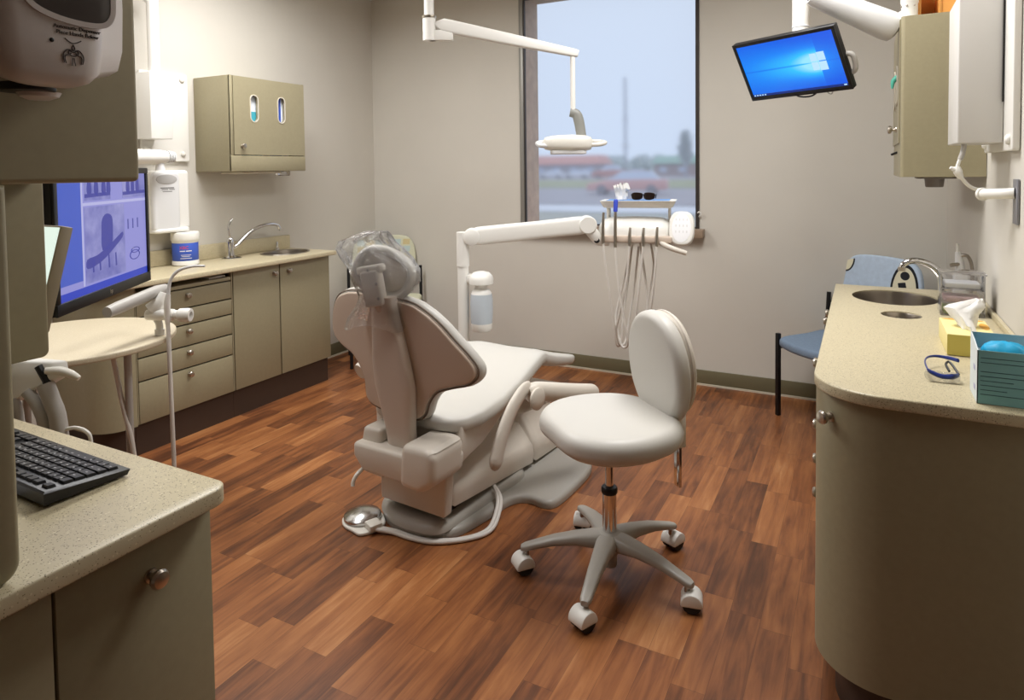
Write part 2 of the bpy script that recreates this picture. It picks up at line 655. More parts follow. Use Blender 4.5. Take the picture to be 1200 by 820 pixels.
# ------------------------------------------------------------------ outside
KX = 0.953
GZ = -0.3
def sheet(name, pts, z, m):
    t = nb()
    prism(t, pts, z-0.05, z)
    o = struct(name, t, m, flat=True)
    return o
M_asph = mat('hazy_asphalt', (172, 168, 174), 0.7, var=0.08, vscale=0.6)  # asphalt, lawn and verge colours lightened to imitate distance haze
M_lawn = mat('hazy_lawn', (170, 172, 142), 0.9, var=0.15, vscale=0.8)
M_curb = mat('pale_concrete', (228, 230, 236), 0.8)
M_verge = mat('grey_green_verge', (178, 178, 168), 0.9, var=0.1, vscale=2)
sheet('ground_outside', [(-260, YW+0.3), (180, YW+0.3), (180, 330), (-260, 330)], GZ, M_verge)
sheet('road_outside', [(-90, 30), (60, 33), (60, 59), (-90, 56)], GZ+0.06, M_asph)
sheet('kerb_outside', [(-90, 24.5), (60, 27.5), (60, 32), (-90, 29)], GZ+0.06, M_curb)
sheet('lawn_outside', [(-140, 58), (60, 60), (60, 98), (-140, 96)], GZ+0.06, M_lawn)
sheet('parking_outside', [(-200, 96), (90, 98), (90, 150), (-200, 148)], GZ+0.06, M_asph)
GS = GZ+0.06

M_tyre = mat('hazy_tyre', (150, 148, 154), 0.8)  # rubber greyed pale: haze is painted into the colour
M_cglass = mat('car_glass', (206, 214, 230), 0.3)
def car(loc, rot, L, W, H, paint, label, group=None):
    r = thing('car', label, 'car', (loc[0]*KX, loc[1], loc[2]), rot, group)
    t = nb()
    prof = [(-L/2, 0.32), (-L/2, 0.62*H), (-L*0.46, 0.62*H+0.03), (-L*0.25, 0.66*H), (L*0.22, 0.64*H), (L*0.45, 0.52*H), (L/2, 0.45*H), (L/2, 0.28)]
    prism(t, prof, -W/2, W/2, Matrix(((1, 0, 0, 0), (0, 0, -1, 0), (0, 1, 0, 0), (0, 0, 0, 1))), 0.06)
    part(r, 'body', t, paint, False)
    t = nb()
    loft(t, [[(-L*0.40, -W*0.46, 0.62*H), (L*0.24, -W*0.46, 0.62*H), (L*0.24, W*0.46, 0.62*H), (-L*0.40, W*0.46, 0.62*H)],
             [(-L*0.30, -W*0.38, H), (L*0.06, -W*0.38, H), (L*0.06, W*0.38, H), (-L*0.30, W*0.38, H)]])
    part(r, 'cabin', t, M_cglass, False)
    t = nb()
    bx(t, -L*0.29, L*0.05, -W*0.37, W*0.37, H-0.005, H+0.03, 0.01)
    part(r, 'roof', t, paint, False)
    for sx in (-0.31, 0.31):
        for sy in (-1, 1):
            t = nb()
            lathe(t, [(0.12, -0.1), (0.32, -0.1), (0.33, 0), (0.32, 0.1), (0.12, 0.1)], 16, frame((sx*L, sy*(W/2-0.08), 0.33), (0, 1, 0)))
            part(r, 'wheel', t, M_tyre, False)
    return r
P_red = mat('hazy_red_paint', (220, 176, 170), 0.35)  # car paints bleached so the colour carries the haze
P_tan = mat('hazy_tan_paint', (206, 160, 152), 0.4)
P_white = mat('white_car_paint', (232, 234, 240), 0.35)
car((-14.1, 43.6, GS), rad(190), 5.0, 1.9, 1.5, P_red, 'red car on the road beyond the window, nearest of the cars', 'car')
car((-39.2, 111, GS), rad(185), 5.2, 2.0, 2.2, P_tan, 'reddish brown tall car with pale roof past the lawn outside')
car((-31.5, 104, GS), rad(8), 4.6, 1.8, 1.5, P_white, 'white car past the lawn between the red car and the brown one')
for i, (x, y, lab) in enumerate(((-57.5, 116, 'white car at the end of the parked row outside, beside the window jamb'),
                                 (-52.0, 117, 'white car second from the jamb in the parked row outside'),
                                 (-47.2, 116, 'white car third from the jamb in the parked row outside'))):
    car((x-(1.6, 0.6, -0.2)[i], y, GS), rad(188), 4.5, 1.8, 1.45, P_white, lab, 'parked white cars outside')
# buildings
M_redroof = mat('hazy_red_roof', (220, 172, 164), 0.7)  # roof and wall colours faded to stand in for haze
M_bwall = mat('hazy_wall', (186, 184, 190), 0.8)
M_greenroof = mat('hazy_green_roof', (170, 196, 184), 0.7)
M_brwall = mat('hazy_brown_wall', (186, 172, 170), 0.8)
def building(x0, x1, y, dep, h, hr, mw, mr, label, nwin):
    x0, x1 = x0*KX, x1*KX
    r = thing('building_outside', label, 'building', ((x0+x1)/2, y, GS))
    t = nb(); bx(t, x0, x1, y-dep/2, y+dep/2, GS, GS+h)
    part(r, 'wall', t, mw, flat=True)
    t = nb()
    loft(t, [[(x0-0.5, y-dep/2-0.5, GS+h), (x1+0.5, y-dep/2-0.5, GS+h), (x1+0.5, y+dep/2+0.5, GS+h), (x0-0.5, y+dep/2+0.5, GS+h)],
             [(x0+0.5, y-dep/2+1.2, GS+h+hr), (x1-0.5, y-dep/2+1.2, GS+h+hr), (x1-0.5, y+dep/2-1.2, GS+h+hr), (x0+0.5, y+dep/2-1.2, GS+h+hr)]])
    part(r, 'roof', t, mr, flat=True)
    for k in range(nwin):
        xx = x0+(x1-x0)*(k+0.5)/nwin
        t = nb(); bx(t, xx-0.7, xx+0.7, y-dep/2-0.05, y-dep/2+0.05, GS+0.8, GS+h-0.7)
        part(r, 'window', t, M_cglass, flat=True)
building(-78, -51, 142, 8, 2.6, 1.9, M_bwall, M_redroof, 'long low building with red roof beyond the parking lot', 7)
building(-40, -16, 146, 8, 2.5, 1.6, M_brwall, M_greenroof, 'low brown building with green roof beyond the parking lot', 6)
# trees: bare crowns of many twigs on a trunk
M_bark = mat('bare_bark', (184, 186, 196), 0.9)  # bark and twigs paled in colour to imitate haze
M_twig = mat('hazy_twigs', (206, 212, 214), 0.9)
def tree(x, y, h, w, label, name='tree', seed=0):
    rnd = random.Random(seed)
    r = thing(name, label, 'tree', (x*KX, y, GS))
    t = nb(); tube(t, [(0, 0, 0), (0.1, 0, h*0.3), (0, 0.05, h*0.8)], [0.22, 0.16, 0.05], 7)
    part(r, 'trunk', t, M_bark, False)
    t = nb()
    for k in range(110):
        a = rnd.uniform(0, 2*PI)
        z0 = h*rnd.uniform(0.2, 0.75)
        rr = w*0.5*rnd.uniform(0.4, 1)*math.sin(PI*min(0.95, 0.2+z0/h*0.9))
        p0 = Vector((0, 0, z0))
        p1 = Vector((rr*0.6*math.cos(a), rr*0.6*math.sin(a), z0+h*0.10))
        p2 = Vector((rr*math.cos(a+0.3), rr*math.sin(a+0.3), min(h, z0+h*rnd.uniform(0.15, 0.25))))
        tube(t, [p0, p1, p2], [0.09, 0.07, 0.05], 4)
        for q in range(3):
            d = Vector((rnd.uniform(-1, 1), rnd.uniform(-1, 1), rnd.uniform(0.1, 1)))*w*0.13
            tube(t, [p1.lerp(p2, rnd.random()), p2+d], [0.06, 0.04], 3)
    part(r, 'crown', t, M_twig, False)
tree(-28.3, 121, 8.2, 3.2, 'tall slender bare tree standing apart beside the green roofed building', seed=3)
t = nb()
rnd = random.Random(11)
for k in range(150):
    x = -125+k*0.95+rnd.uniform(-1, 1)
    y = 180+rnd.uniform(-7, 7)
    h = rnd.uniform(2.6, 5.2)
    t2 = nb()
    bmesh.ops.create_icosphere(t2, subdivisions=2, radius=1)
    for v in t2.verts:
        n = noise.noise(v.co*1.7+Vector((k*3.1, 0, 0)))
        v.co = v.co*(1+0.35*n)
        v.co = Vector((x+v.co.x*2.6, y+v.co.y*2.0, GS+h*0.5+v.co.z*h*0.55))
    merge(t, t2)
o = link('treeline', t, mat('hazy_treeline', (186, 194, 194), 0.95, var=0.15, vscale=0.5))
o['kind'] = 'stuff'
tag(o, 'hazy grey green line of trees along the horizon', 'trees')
# lattice mast
r = thing('outside_radio_mast', 'thin tall radio mast on the horizon behind the trees', 'mast', (-48.1, 155, GS))
t = nb()
for k in range(3):
    a = 2*PI*k/3
    tube(t, [(-48.1+0.45*math.cos(a), 155+0.45*math.sin(a), GS), (-48.1+0.2*math.cos(a), 155+0.2*math.sin(a), 22)], 0.08, 5)
for k in range(24):
    z = GS+1+k*0.88
    s = 0.45-0.25*k/24
    for q in range(3):
        a0, a1 = 2*PI*q/3, 2*PI*(q+1)/3
        tube(t, [(-48.1+s*math.cos(a0), 155+s*math.sin(a0), z), (-48.1+s*math.cos(a1), 155+s*math.sin(a1), z+0.88)], 0.05, 4)
part(r, 'lattice', t, M_bark)
t = nb(); tube(t, [(-49.2, 155, 6.5), (-47.0, 155, 6.5)], 0.1, 5)
tube(t, [(-48.8, 155, 12.5), (-47.4, 155, 12.5)], 0.1, 5)
part(r, 'crossarm', t, M_bark)
# ------------------------------------------------------------------ cabinets along the window-side wall of drawers
def knob(parent, p, n, name='knob', s=1.0):
    t = nb()
    lathe(t, [(0.0075*s, 0), (0.006*s, 0.008*s), (0.006*s, 0.014*s), (0.0145*s, 0.018*s), (0.016*s, 0.024*s), (0.013*s, 0.029*s), (0.004*s, 0.031*s)], 18, frame(p, n, (0, 0, 1)))
    lathe(t, [(0.012*s, 0), (0.011*s, 0.003*s), (0.007*s, 0.004*s)], 18, frame(p, n, (0, 0, 1)))
    return part(parent, name, t, M_nickel)

FX = -3.30          # front plane of the run
def front(parent, name, y0, y1, z0, z1, x=FX, th=0.018):
    t = nb(); bx(t, x-th, x, y0, y1, z0, z1, 0.0015)
    return part(parent, name, t, M_lam)

WL = XL+0.002
# curved end unit
r = thing('base_cabinet', 'low khaki cabinet with rounded end beside the drawer cabinet, under the stone top', 'cabinet', (-3.5, 2.02, 0))
t = nb()
poly = [(WL, 1.935)]+[(FX-0.15+0.15*math.sin(rad(a)), 2.085-0.15*math.cos(rad(a))) for a in range(0, 91, 9)]+[(FX, 2.112), (WL, 2.112)]
prism(t, poly, 0.16, 0.878)
part(r, 'body', t, M_lam)
t = nb()
prism(t, [(x-0.02 if x > -3.6 else x, min(y+0.03, 2.112)) for x, y in poly], 0, 0.16)
part(r, 'toe_kick', t, M_kick)

# drawer unit
r = thing('drawer_cabinet', 'khaki base cabinet with five stacked drawers beside the two door sink cabinet', 'cabinet', (-3.5, 2.415, 0))
t = nb()
bx(t, WL, FX-0.02, 2.114, 2.13, 0.16, 0.878)
bx(t, WL, FX-0.02, 2.70, 2.716, 0.16, 0.878)
bx(t, WL, FX-0.02, 2.13, 2.70, 0.16, 0.175)
bx(t, WL, FX-0.24, 2.13, 2.70, 0.175, 0.878)
bx(t, FX-0.04, FX-0.021, 2.13, 2.70, 0.175, 0.825)
part(r, 'carcass', t, M_lamin)
t = nb()
bx(t, WL, FX-0.002, 2.116, 2.1205, 0.165, 0.878)
part(r, 'side_panel', t, M_lam)
t = nb(); bx(t, WL, FX-0.002, 2.708, 2.715, 0.165, 0.878)
part(r, 'side_panel', t, M_lam)
t = nb(); bx(t, FX-0.22, FX, 2.124, 2.704, 0.827, 0.848, 0.003)
part(r, 'pull_out_shelf', t, M_lam)
for (z0, z1, kz) in ((0.721, 0.820, 0.788), (0.629, 0.713, 0.690), (0.510, 0.621, 0.588), (0.388, 0.502, 0.470), (0.165, 0.380, 0.350)):
    d = front(r, 'drawer', 2.124, 2.704, z0, z1)
    knob(d, (FX, 2.414, kz), (1, 0, 0))
t = nb(); bx(t, WL, FX-0.02, 2.114, 2.716, 0, 0.16)
part(r, 'toe_kick', t, M_kick)
t = nb(); bx(t, -3.5, FX-0.03, 2.58, 2.69, 0.8485, 0.858, 0.001)
single('paper_stack', t, M_paper, 'white papers lying in the dark slot above the drawers', 'paper')

# sink cabinet
r = thing('sink_cabinet', 'khaki sink cabinet with two tall doors beside the drawers', 'cabinet', (-3.5, 3.12, 0))
t = nb()
bx(t, WL, FX-0.02, 2.718, 2.734, 0.16, 0.878)
bx(t, WL, FX-0.02, 3.506, 3.522, 0.16, 0.878)
bx(t, WL, FX-0.02, 2.734, 3.506, 0.16, 0.176)
bx(t, WL, WL+0.01, 2.734, 3.506, 0.176, 0.878)
part(r, 'carcass', t, M_lam)
d = front(r, 'door', 2.722, 3.072, 0.165, 0.874); knob(d, (FX, 3.030, 0.822), (1, 0, 0))
d = front(r, 'door', 3.082, 3.523, 0.165, 0.874); knob(d, (FX, 3.148, 0.824), (1, 0, 0))
t = nb(); bx(t, WL, FX-0.02, 2.718, 3.51, 0, 0.16)
part(r, 'toe_kick', t, M_kick)

# stone top with sink cut-outs
SXC, SYC = -3.50, 3.32
r = thing('stone_countertop', 'long speckled stone countertop over the drawers and the two door sink cabinet', 'countertop', (-3.48, 2.7, 0.88))
t = nb()
R0 = 0.16
poly = [(WL, 1.905)]+[(-3.25-R0+R0*math.sin(rad(a)), 1.905+R0-R0*math.cos(rad(a))) for a in range(0, 91, 9)]+[(-3.25, 3.545), (WL, 3.545)]
slab(t, poly, [ellipse(SXC, SYC, 0.13, 0.17)], 0.88, 0.91, 0.006)
part(r, 'top_slab', t, M_stone)
t = nb(); bx(t, WL, WL+0.02, 1.905, 3.545, 0.9105, 1.005, 0.004)
part(r, 'backsplash', t, M_stone)

def basin(name, cx, cy, a, bb, depth, label, z=0.911, under=False):
    r = thing(name, label, 'sink', (cx, cy, z-depth))
    t = nb()
    prof = [(1.07, 0.001), (1.06, 0.004), (1.0, 0.004), (0.965, 0.0), (0.955, -0.01), (0.94, -depth*0.5), (0.87, -depth*0.85), (0.72, -depth), (0.12, -depth-0.004), (0.10, -depth-0.004)]
    if under:
        prof = prof[3:]
    rings = [[(cx+a*s*math.cos(2*PI*k/48), cy+bb*s*math.sin(2*PI*k/48), z+dz) for k in range(48)] for s, dz in prof]
    loft(t, rings, False, True)
    part(r, 'bowl', t, M_steel)
    t = nb()
    lathe(t, [(0.028, 0), (0.028, 0.003), (0.02, 0.004), (0.012, 0.002)], 20, Matrix.Translation((cx, cy, z-depth-0.003)))
    part(r, 'drain', t, M_chrome)
    return r
basin('sink', SXC, SYC, 0.13, 0.17, 0.15, 'small oval steel sink set in the countertop beside the wipes tub')
def ring_inlay(cx, cy, a, label):
    r = thing('waste_ring', label, 'ring', (cx, cy, 0.9105))
    t = nb()
    lathe(t, [(a*0.86, 0.0005), (a, 0.0005), (a, 0.003), (a*0.95, 0.004), (a*0.86, 0.003)], 36, Matrix.Translation((cx, cy, 0.9103)), False)
    part(r, 'rim', t, M_chrome)
    t = nb()
    lathe(t, [(0.001, 0.0006), (a*0.87, 0.0006), (a*0.87, 0.002), (0.001, 0.0012)], 36, Matrix.Translation((cx, cy, 0.9103)))
    part(r, 'flap', t, M_rubber)
ring_inlay(-3.60, 2.965, 0.062, 'dark round waste ring in the countertop in front of the lever faucet')

# lever faucet
r = thing('faucet', 'chrome lever faucet with curved spout standing on the countertop under the wall cabinet', 'faucet', (-3.6, 2.955, 0.91))
t = nb()
lathe(t, [(0.034, 0), (0.034, 0.006), (0.024, 0.016), (0.021, 0.05), (0.023, 0.09), (0.024, 0.11), (0.016, 0.13), (0.004, 0.135)], 24, Matrix.Translation((-3.6, 2.955, 0.9108)))
part(r, 'body', t, M_chrome)
t = nb()
tube(t, [(-3.6, 2.955, 0.965), (-3.598, 3.005, 0.99), (-3.59, 3.07, 1.045), (-3.58, 3.15, 1.09), (-3.57, 3.25, 1.108), (-3.565, 3.31, 1.098), (-3.563, 3.33, 1.075), (-3.563, 3.331, 1.058)], [0.013, 0.013, 0.012, 0.011, 0.011, 0.012, 0.013, 0.013], 14, 5)
part(r, 'spout', t, M_chrome)
t = nb()
tube(t, [(-3.6, 2.955, 1.035), (-3.6, 2.945, 1.075), (-3.597, 2.94, 1.11), (-3.592, 2.95, 1.145), (-3.588, 2.963, 1.165)], [0.011, 0.008, 0.008, 0.010, 0.008], 10, 4, flat=0.6)
part(r, 'lever', t, M_chrome)
t = nb()
lathe(t, [(0.018, 0), (0.017, 0.012), (0.009, 0.02), (0.009, 0.045), (0.006, 0.06), (0.002, 0.062)], 16, Matrix.Translation((-3.655, 3.39, 0.911)))
single('soap_pump', t, M_chrome, 'short chrome soap nozzle behind the oval sink by the wall', 'soap pump')

# wipes tub
r = thing('wipes_tub', 'white wipes tub with blue label on the countertop below the towel dispenser', 'tub', (-3.6, 2.632, 0.911))
t = nb()
Mt = Matrix.Translation((-3.6, 2.632, 0.911))
lathe(t, [(0.068, 0), (0.074, 0.004), (0.074, 0.025), (0.071, 0.030), (0.071, 0.135), (0.074, 0.140), (0.074, 0.150)], 36, Mt)
part(r, 'tub_body', t, M_white)
t = nb()
lathe(t, [(0.078, 0.150), (0.079, 0.153), (0.079, 0.192), (0.075, 0.198), (0.05, 0.200), (0.048, 0.196), (0.02, 0.196)], 36, Mt)
part(r, 'lid', t, M_white)
M_lab = mat('blue_label', (62, 92, 190), 0.5)
t = nb()
lathe(t, [(0.0715, 0.030), (0.0722, 0.031), (0.0722, 0.134), (0.0715, 0.135)], 48, Mt, False)
lb = part(r, 'label_band', t, M_lab)
M_red = mat('red_print', (214, 70, 70), 0.6)
def curved_text(body, size, z, ang, m, name):
    q = nb()
    text(q, body, size, Matrix.Identity(4), 0.0002)
    bmesh.ops.subdivide_edges(q, edges=[e for e in q.edges if e.calc_length() > 0.004], cuts=2)
    for v in q.verts:
        a = ang + v.co.x/0.0726
        rr = 0.0726+v.co.z
        v.co = Vector((-3.6+rr*math.cos(a), 2.632+rr*math.sin(a), 0.911+z+v.co.y))
    return part(lb, name, q, m)
curved_text('XBC', 0.026, 0.100, rad(-42), M_red, 'red_lettering')
def curved_lines(rows, m, name):
    q = nb()
    for x0, x1, z, h in rows:
        bx(q, x0, x1, z, z+h, -0.0001, 0.0003)
    bmesh.ops.subdivide_edges(q, edges=[e for e in q.edges if e.calc_length() > 0.008], cuts=6, use_grid_fill=True)
    for v in q.verts:
        an = rad(-32) + v.co.x/0.0726
        rr = 0.0726+v.co.z
        v.co = Vector((-3.6+rr*math.cos(an), 2.632+rr*math.sin(an), 0.911+v.co.y))
    return part(lb, name, q, m)
curved_lines([(-0.036, -0.006, 0.086, 0.005), (-0.002, 0.030, 0.086, 0.005), (-0.030, 0.026, 0.064, 0.0025), (-0.026, 0.020, 0.056, 0.0025), (-0.034, 0.030, 0.044, 0.003)], M_white, 'text_lines')

# ------------------------------------------------------------------ things on that wall
UX = -3.38
r = thing('wall_cabinet', 'khaki wall cabinet with two capsule slots above the lever faucet', 'cabinet', (-3.54, 3.1, 1.465))
t = nb()
y0, y1, z0, z1 = 2.80, 3.405, 1.466, 2.05
bx(t, WL, UX-0.002, y0, y0+0.018, z0, z1, 0.004)
bx(t, WL, UX-0.002, y1-0.018, y1, z0, z1, 0.004)
bx(t, WL, UX-0.02, y0+0.018, y1-0.018, z1-0.018, z1)
bx(t, WL, UX-0.02, y0+0.018, y1-0.018, z0, z0+0.018)
bx(t, WL, WL+0.01, y0+0.018, y1-0.018, z0+0.018, z1-0.018)
bx(t, UX-0.02, UX, y0, y1, z0, z0+0.098, 0.004)
bx(t, UX-0.018, UX-0.001, y0, y0+0.02, z0+0.098, z1, 0.004)
part(r, 'body', t, M_lam)
def capsule(cx, cy, w, h, n=10):
    return [(cx+w/2*math.cos(rad(a)), cy+h/2-w/2+w/2*math.sin(rad(a))) for a in range(0, 181, 18)] + [(cx+w/2*math.cos(rad(a)), cy-h/2+w/2+w/2*math.sin(rad(a))) for a in range(180, 361, 18)]
t = nb()
MX = Matrix(((0, 0, 1, 0), (1, 0, 0, 0), (0, 1, 0, 0), (0, 0, 0, 1)))   # (u,v,w) -> y,z,x
slab(t, [(y0+0.024, z0+0.102), (y1-0.004, z0+0.102), (y1-0.004, z1-0.003), (y0+0.024, z1-0.003)], [capsule(2.980, 1.858, 0.058, 0.165), capsule(3.200, 1.862, 0.058, 0.165)], UX-0.018, UX, M=MX)
d = part(r, 'door', t, M_lam)
M_rim = mat('pale_slot_rim', (214, 206, 190), 0.4)
for yc, zc in ((2.980, 1.858), (3.200, 1.862)):
    t = nb()
    slab(t, capsule(yc, zc, 0.066, 0.173), [capsule(yc, zc, 0.054, 0.161)], UX-0.001, UX+0.003, M=MX)
    part(d, 'slot_rim', t, M_rim)
knob(d, (UX, 2.880, 1.622), (1, 0, 0))
M_undr = mat('pale_underside_tray', (222, 214, 196), 0.4)
t = nb(); pillow(t, rrect(-3.66, -3.42, 2.93, 3.24, 0.03), 1.452, 1.4655, 0.005)
part(r, 'under_tray', t, M_undr)
t = nb(); pillow(t, rrect(-3.48, -3.42, 3.22, 3.31, 0.015), 1.435, 1.4655, 0.006)
part(r, 'sensor_tip', t, M_acryl)
M_glb = mat('white_blue_box', (228, 234, 244), 0.5)
M_teal = mat('teal_print', (70, 170, 190), 0.5)
def glove_box(yc, label, m2, zz):
    q = thing('glove_box', label, 'box', (-3.5, yc, 1.50), 0, 'glove boxes inside the wall cabinet')
    a = nb(); bx(a, -3.55, -3.405, yc-0.085, yc+0.085, 1.4845, 1.97, 0.003)
    part(q, 'carton', a, M_glb)
    a = nb(); bx(a, -3.4048, -3.404, yc-0.08, yc+zz, 1.50, 1.84 if m2 is M_teal else 1.96)
    part(q, 'print_panel', a, m2)
glove_box(2.975, 'white carton with teal base print behind the slot above the cabinet knob', M_teal, 0.08)
glove_box(3.195, 'white and blue carton behind the slot farther from the cabinet knob', M_lab, 0.022)

# folded towel dispenser
r = thing('towel_dispenser', 'white folded towel dispenser on the wall above the wipes tub', 'dispenser', (-3.65, 2.55, 1.115))
t = nb()
pillow(t, rrect(2.425, 2.675, 1.125, 1.478, 0.025), WL, -3.60, 0.02, M=MX, r0=0.001)
part(r, 'housing', t, M_white)
M_cover = mat('pale_cover', (226, 226, 226), 0.3)
t = nb()
pillow(t, rrect(2.428, 2.60, 1.118, 1.47, 0.03), -3.64, -3.583, 0.018, M=MX)
c = part(r, 'front_cover', t, M_cover)
t = nb()
pillow(t, ellipse(2.512, 1.425, 0.066, 0.028), -3.586, -3.580, 0.002, M=MX)
M_rec = mat('grey_recess', (186, 184, 182), 0.4)
part(c, 'recess', t, M_rec)
t = nb()
for y_, w_, z_, h_ in ((2.515, 0.085, 1.372, 0.006), (2.500, 0.040, 1.364, 0.004), (2.545, 0.035, 1.364, 0.004), (2.515, 0.060, 1.352, 0.004)):
    bx(t, -3.5832, -3.5822, y_-w_/2, y_+w_/2, z_, z_+h_)
M_ink = mat('grey_ink', (120, 118, 116), 0.6)
part(c, 'text_lines', t, M_ink)
t = nb()
pillow(t, rrect(2.43, 2.66, -3.70, -3.575, 0.03), 1.113, 1.138, 0.010, M=Matrix(((0, 1, 0, 0), (1, 0, 0, 0), (0, 0, 1, 0), (0, 0, 0, 1))))
part(r, 'outlet_lip', t, M_white)

# x-ray wall unit
r = thing('xray_wall_mount', 'white x-ray control box with pole on wall plate above the towel dispenser', 'x-ray unit', (-3.6, 2.55, 1.53))
t = nb(); pillow(t, rrect(2.435, 2.745, 1.53, 2.06, 0.012), WL, XL+0.022, 0.004, M=MX)
p = part(r, 'mounting_plate', t, M_white)
for yb, zb in ((2.705, 2.025), (2.70, 1.575), (2.462, 2.025), (2.462, 1.575)):
    t = nb(); ball(t, (XL+0.026, yb, zb), 0.016, (0.6, 1, 1))
    part(p, 'bolt', t, M_enamel)
t = nb(); bx(t, XL+0.024, -3.52, 2.385, 2.52, 1.655, 2.03, 0.006)
bb_ = part(r, 'control_box', t, M_white)
t = nb()
tube(t, [(-3.57, 2.448, 2.03), (-3.57, 2.448, 2.85)], 0.032, 20)
part(r, 'pole', t, M_white)
t = nb()
tube(t, [(-3.57, 2.448, 2.42), (-3.60, 2.38, 2.47), (-3.66, 2.33, 2.49), (XL+0.003, 2.31, 2.49)], 0.022, 12, 4)
part(r, 'pole_bracket', t, M_white)
t = nb()
tube(t, [(-3.70, 2.46, 1.60), (-3.62, 2.45, 1.575), (-3.53, 2.44, 1.555)], 0.02, 12, 3)
tube(t, [(-3.50, 2.10, 1.552), (-3.50, 2.38, 1.552), (-3.50, 2.42, 1.552), (-3.50, 2.455, 1.552)], [0.042, 0.042, 0.040, 0.034], 24)
a_ = part(r, 'tube_head', t, M_white)
t = nb()
for k in range(4):
    lathe(t, [(0.030, -0.003), (0.0365-0.0015*k, -0.003), (0.0365-0.0015*k, 0.003), (0.030, 0.003)], 24, frame((-3.50, 2.462+0.011*k, 1.552), (0, 1, 0)))
tube(t, [(-3.50, 2.415, 1.525), (-3.50, 2.418, 1.478)], [0.02, 0.026], 16)
part(a_, 'ribbed_end', t, M_cover)
# ------------------------------------------------------------------ desk with hutch near the camera
r = thing('desk_cabinet', 'dark khaki desk cabinet with round knob under the keyboard countertop', 'cabinet', (-1.3, 0.3, 0))
t = nb()
bx(t, -1.75, -1.051, -0.5, 0.785, 0.10, 0.878, 0.002)
part(r, 'carcass', t, M_lam)
t = nb(); bx(t, -1.73, -1.11, -0.48, 0.74, 0, 0.10)
part(r, 'toe_kick', t, M_kick)
t = nb(); bx(t, -1.050, -1.03, 0.527, 0.787, 0.11, 0.868, 0.002)
d = part(r, 'door', t, M_lam); knob(d, (-1.03, 0.672, 0.802), (1, 0, 0))
t = nb(); bx(t, -1.050, -1.03, 0.18, 0.5225, 0.11, 0.868, 0.002)
part(r, 'door', t, M_lam)
t = nb(); bx(t, -1.050, -1.03, -0.49, 0.176, 0.11, 0.868, 0.002)
part(r, 'door', t, M_lam)
t = nb()
slab(t, [(-2.35, -0.5), (-0.99, -0.5)]+[(-0.99-0.03+0.03*math.cos(rad(a)), 0.80-0.03+0.03*math.sin(rad(a))) for a in range(0, 91, 15)]+[(-2.35, 0.80)], [], 0.88, 0.91, 0.0035)
single('desk_countertop', t, M_stone, 'speckled stone countertop carrying the black keyboard', 'countertop')

r = thing('hutch_cabinet', 'tall khaki hutch cabinet holding the soap dispenser above the keyboard desk', 'cabinet', (-1.16, 0.2, 0.911))
t = nb(); bx(t, -1.31, -1.02, -0.5, 0.671, 1.4475, 2.6, 0.008, 3)
part(r, 'box', t, M_lam)
MXn = Matrix(((0, 0, 1, 0), (1, 0, 0, 0), (0, 1, 0, 0), (0, 0, 0, 1)))
t = nb(); pillow(t, [(-0.45, 1.446), (-0.45, 1.13)]+[(0.678-0.012+0.012*math.sin(rad(a)), 1.13+0.012-0.012*math.cos(rad(a))) for a in range(0, 91, 15)]+[(0.678, 1.446)], -1.330, -1.312, 0.003, M=MXn)
part(r, 'back_panel', t, M_lam)
t = nb(); pillow(t, [(-0.45, 1.4465), (-0.45, 0.9115)]+[(0.478-0.025+0.025*math.sin(rad(a)), 0.9115+0.025-0.025*math.cos(rad(a))) for a in range(0, 91, 15)]+[(0.478, 1.4465)], -1.045, -1.012, 0.008, M=MXn)
part(r, 'end_panel', t, M_lam)

# soap dispenser
M_disp = mat('warm_grey_dispenser', (226, 220, 217), 0.28)
M_win = mat('smoky_window', (96, 92, 90), 0.15)
r = thing('soap_dispenser', 'grey automatic soap dispenser on the hutch cabinet', 'dispenser', (-0.97, 0.49, 1.56))
t = nb()
def dring(z, y0, y1, dep, yb0, yb1, lift=0.0, rr=0.035):
    """One level of the housing: wide at the wall (yb0..yb1), narrower front (y0..y1); lift raises the wall side."""
    pts = [(0, yb1), (dep*0.45, yb1-(yb1-y1)*0.35)]
    pts += [(dep-rr+rr*math.sin(rad(a)), (y1-rr)+rr*math.cos(rad(a))) for a in range(10, 91, 16)]
    pts += [(dep-rr+rr*math.cos(rad(a)), (y0+rr)-rr*math.sin(rad(a))) for a in range(0, 81, 16)]
    pts += [(dep*0.45, yb0+(y0-yb0)*0.35), (0, yb0)]
    return [(-1.0185+px, py, z+lift*(1-px/dep)) for px, py in pts]
rings = [dring(1.571, 0.435, 0.535, 0.100, 0.42, 0.60, 0.050), dring(1.576, 0.425, 0.545, 0.112, 0.40, 0.620, 0.046), dring(1.590, 0.415, 0.555, 0.118, 0.385, 0.632, 0.036), dring(1.63, 0.410, 0.560, 0.120, 0.375, 0.640, 0.015), dring(1.70, 0.408, 0.562, 0.120, 0.372, 0.643), dring(1.82, 0.410, 0.560, 0.118, 0.375, 0.640), dring(1.86, 0.42, 0.55, 0.10, 0.395, 0.595), dring(1.875, 0.44, 0.53, 0.08, 0.42, 0.57)]
loft(t, rings)
bd = part(r, 'housing', t, M_disp, angle=60)
t = nb()
win = smoothpoly([(0.452, 1.70), (0.458, 1.672), (0.49, 1.659), (0.535, 1.657), (0.553, 1.668), (0.556, 1.70), (0.553, 1.78), (0.50, 1.80), (0.457, 1.78)], 5)
pillow(t, win, -0.9025, -0.8970, 0.0015, M=MXn)
part(r, 'viewing_window', t, M_win)
t = nb()
slab(t, inset(win, -0.006), [inset(win, 0.001)], -0.9035, -0.8960, 0.0, M=MXn)
part(r, 'window_rim', t, M_disp)
t = nb()
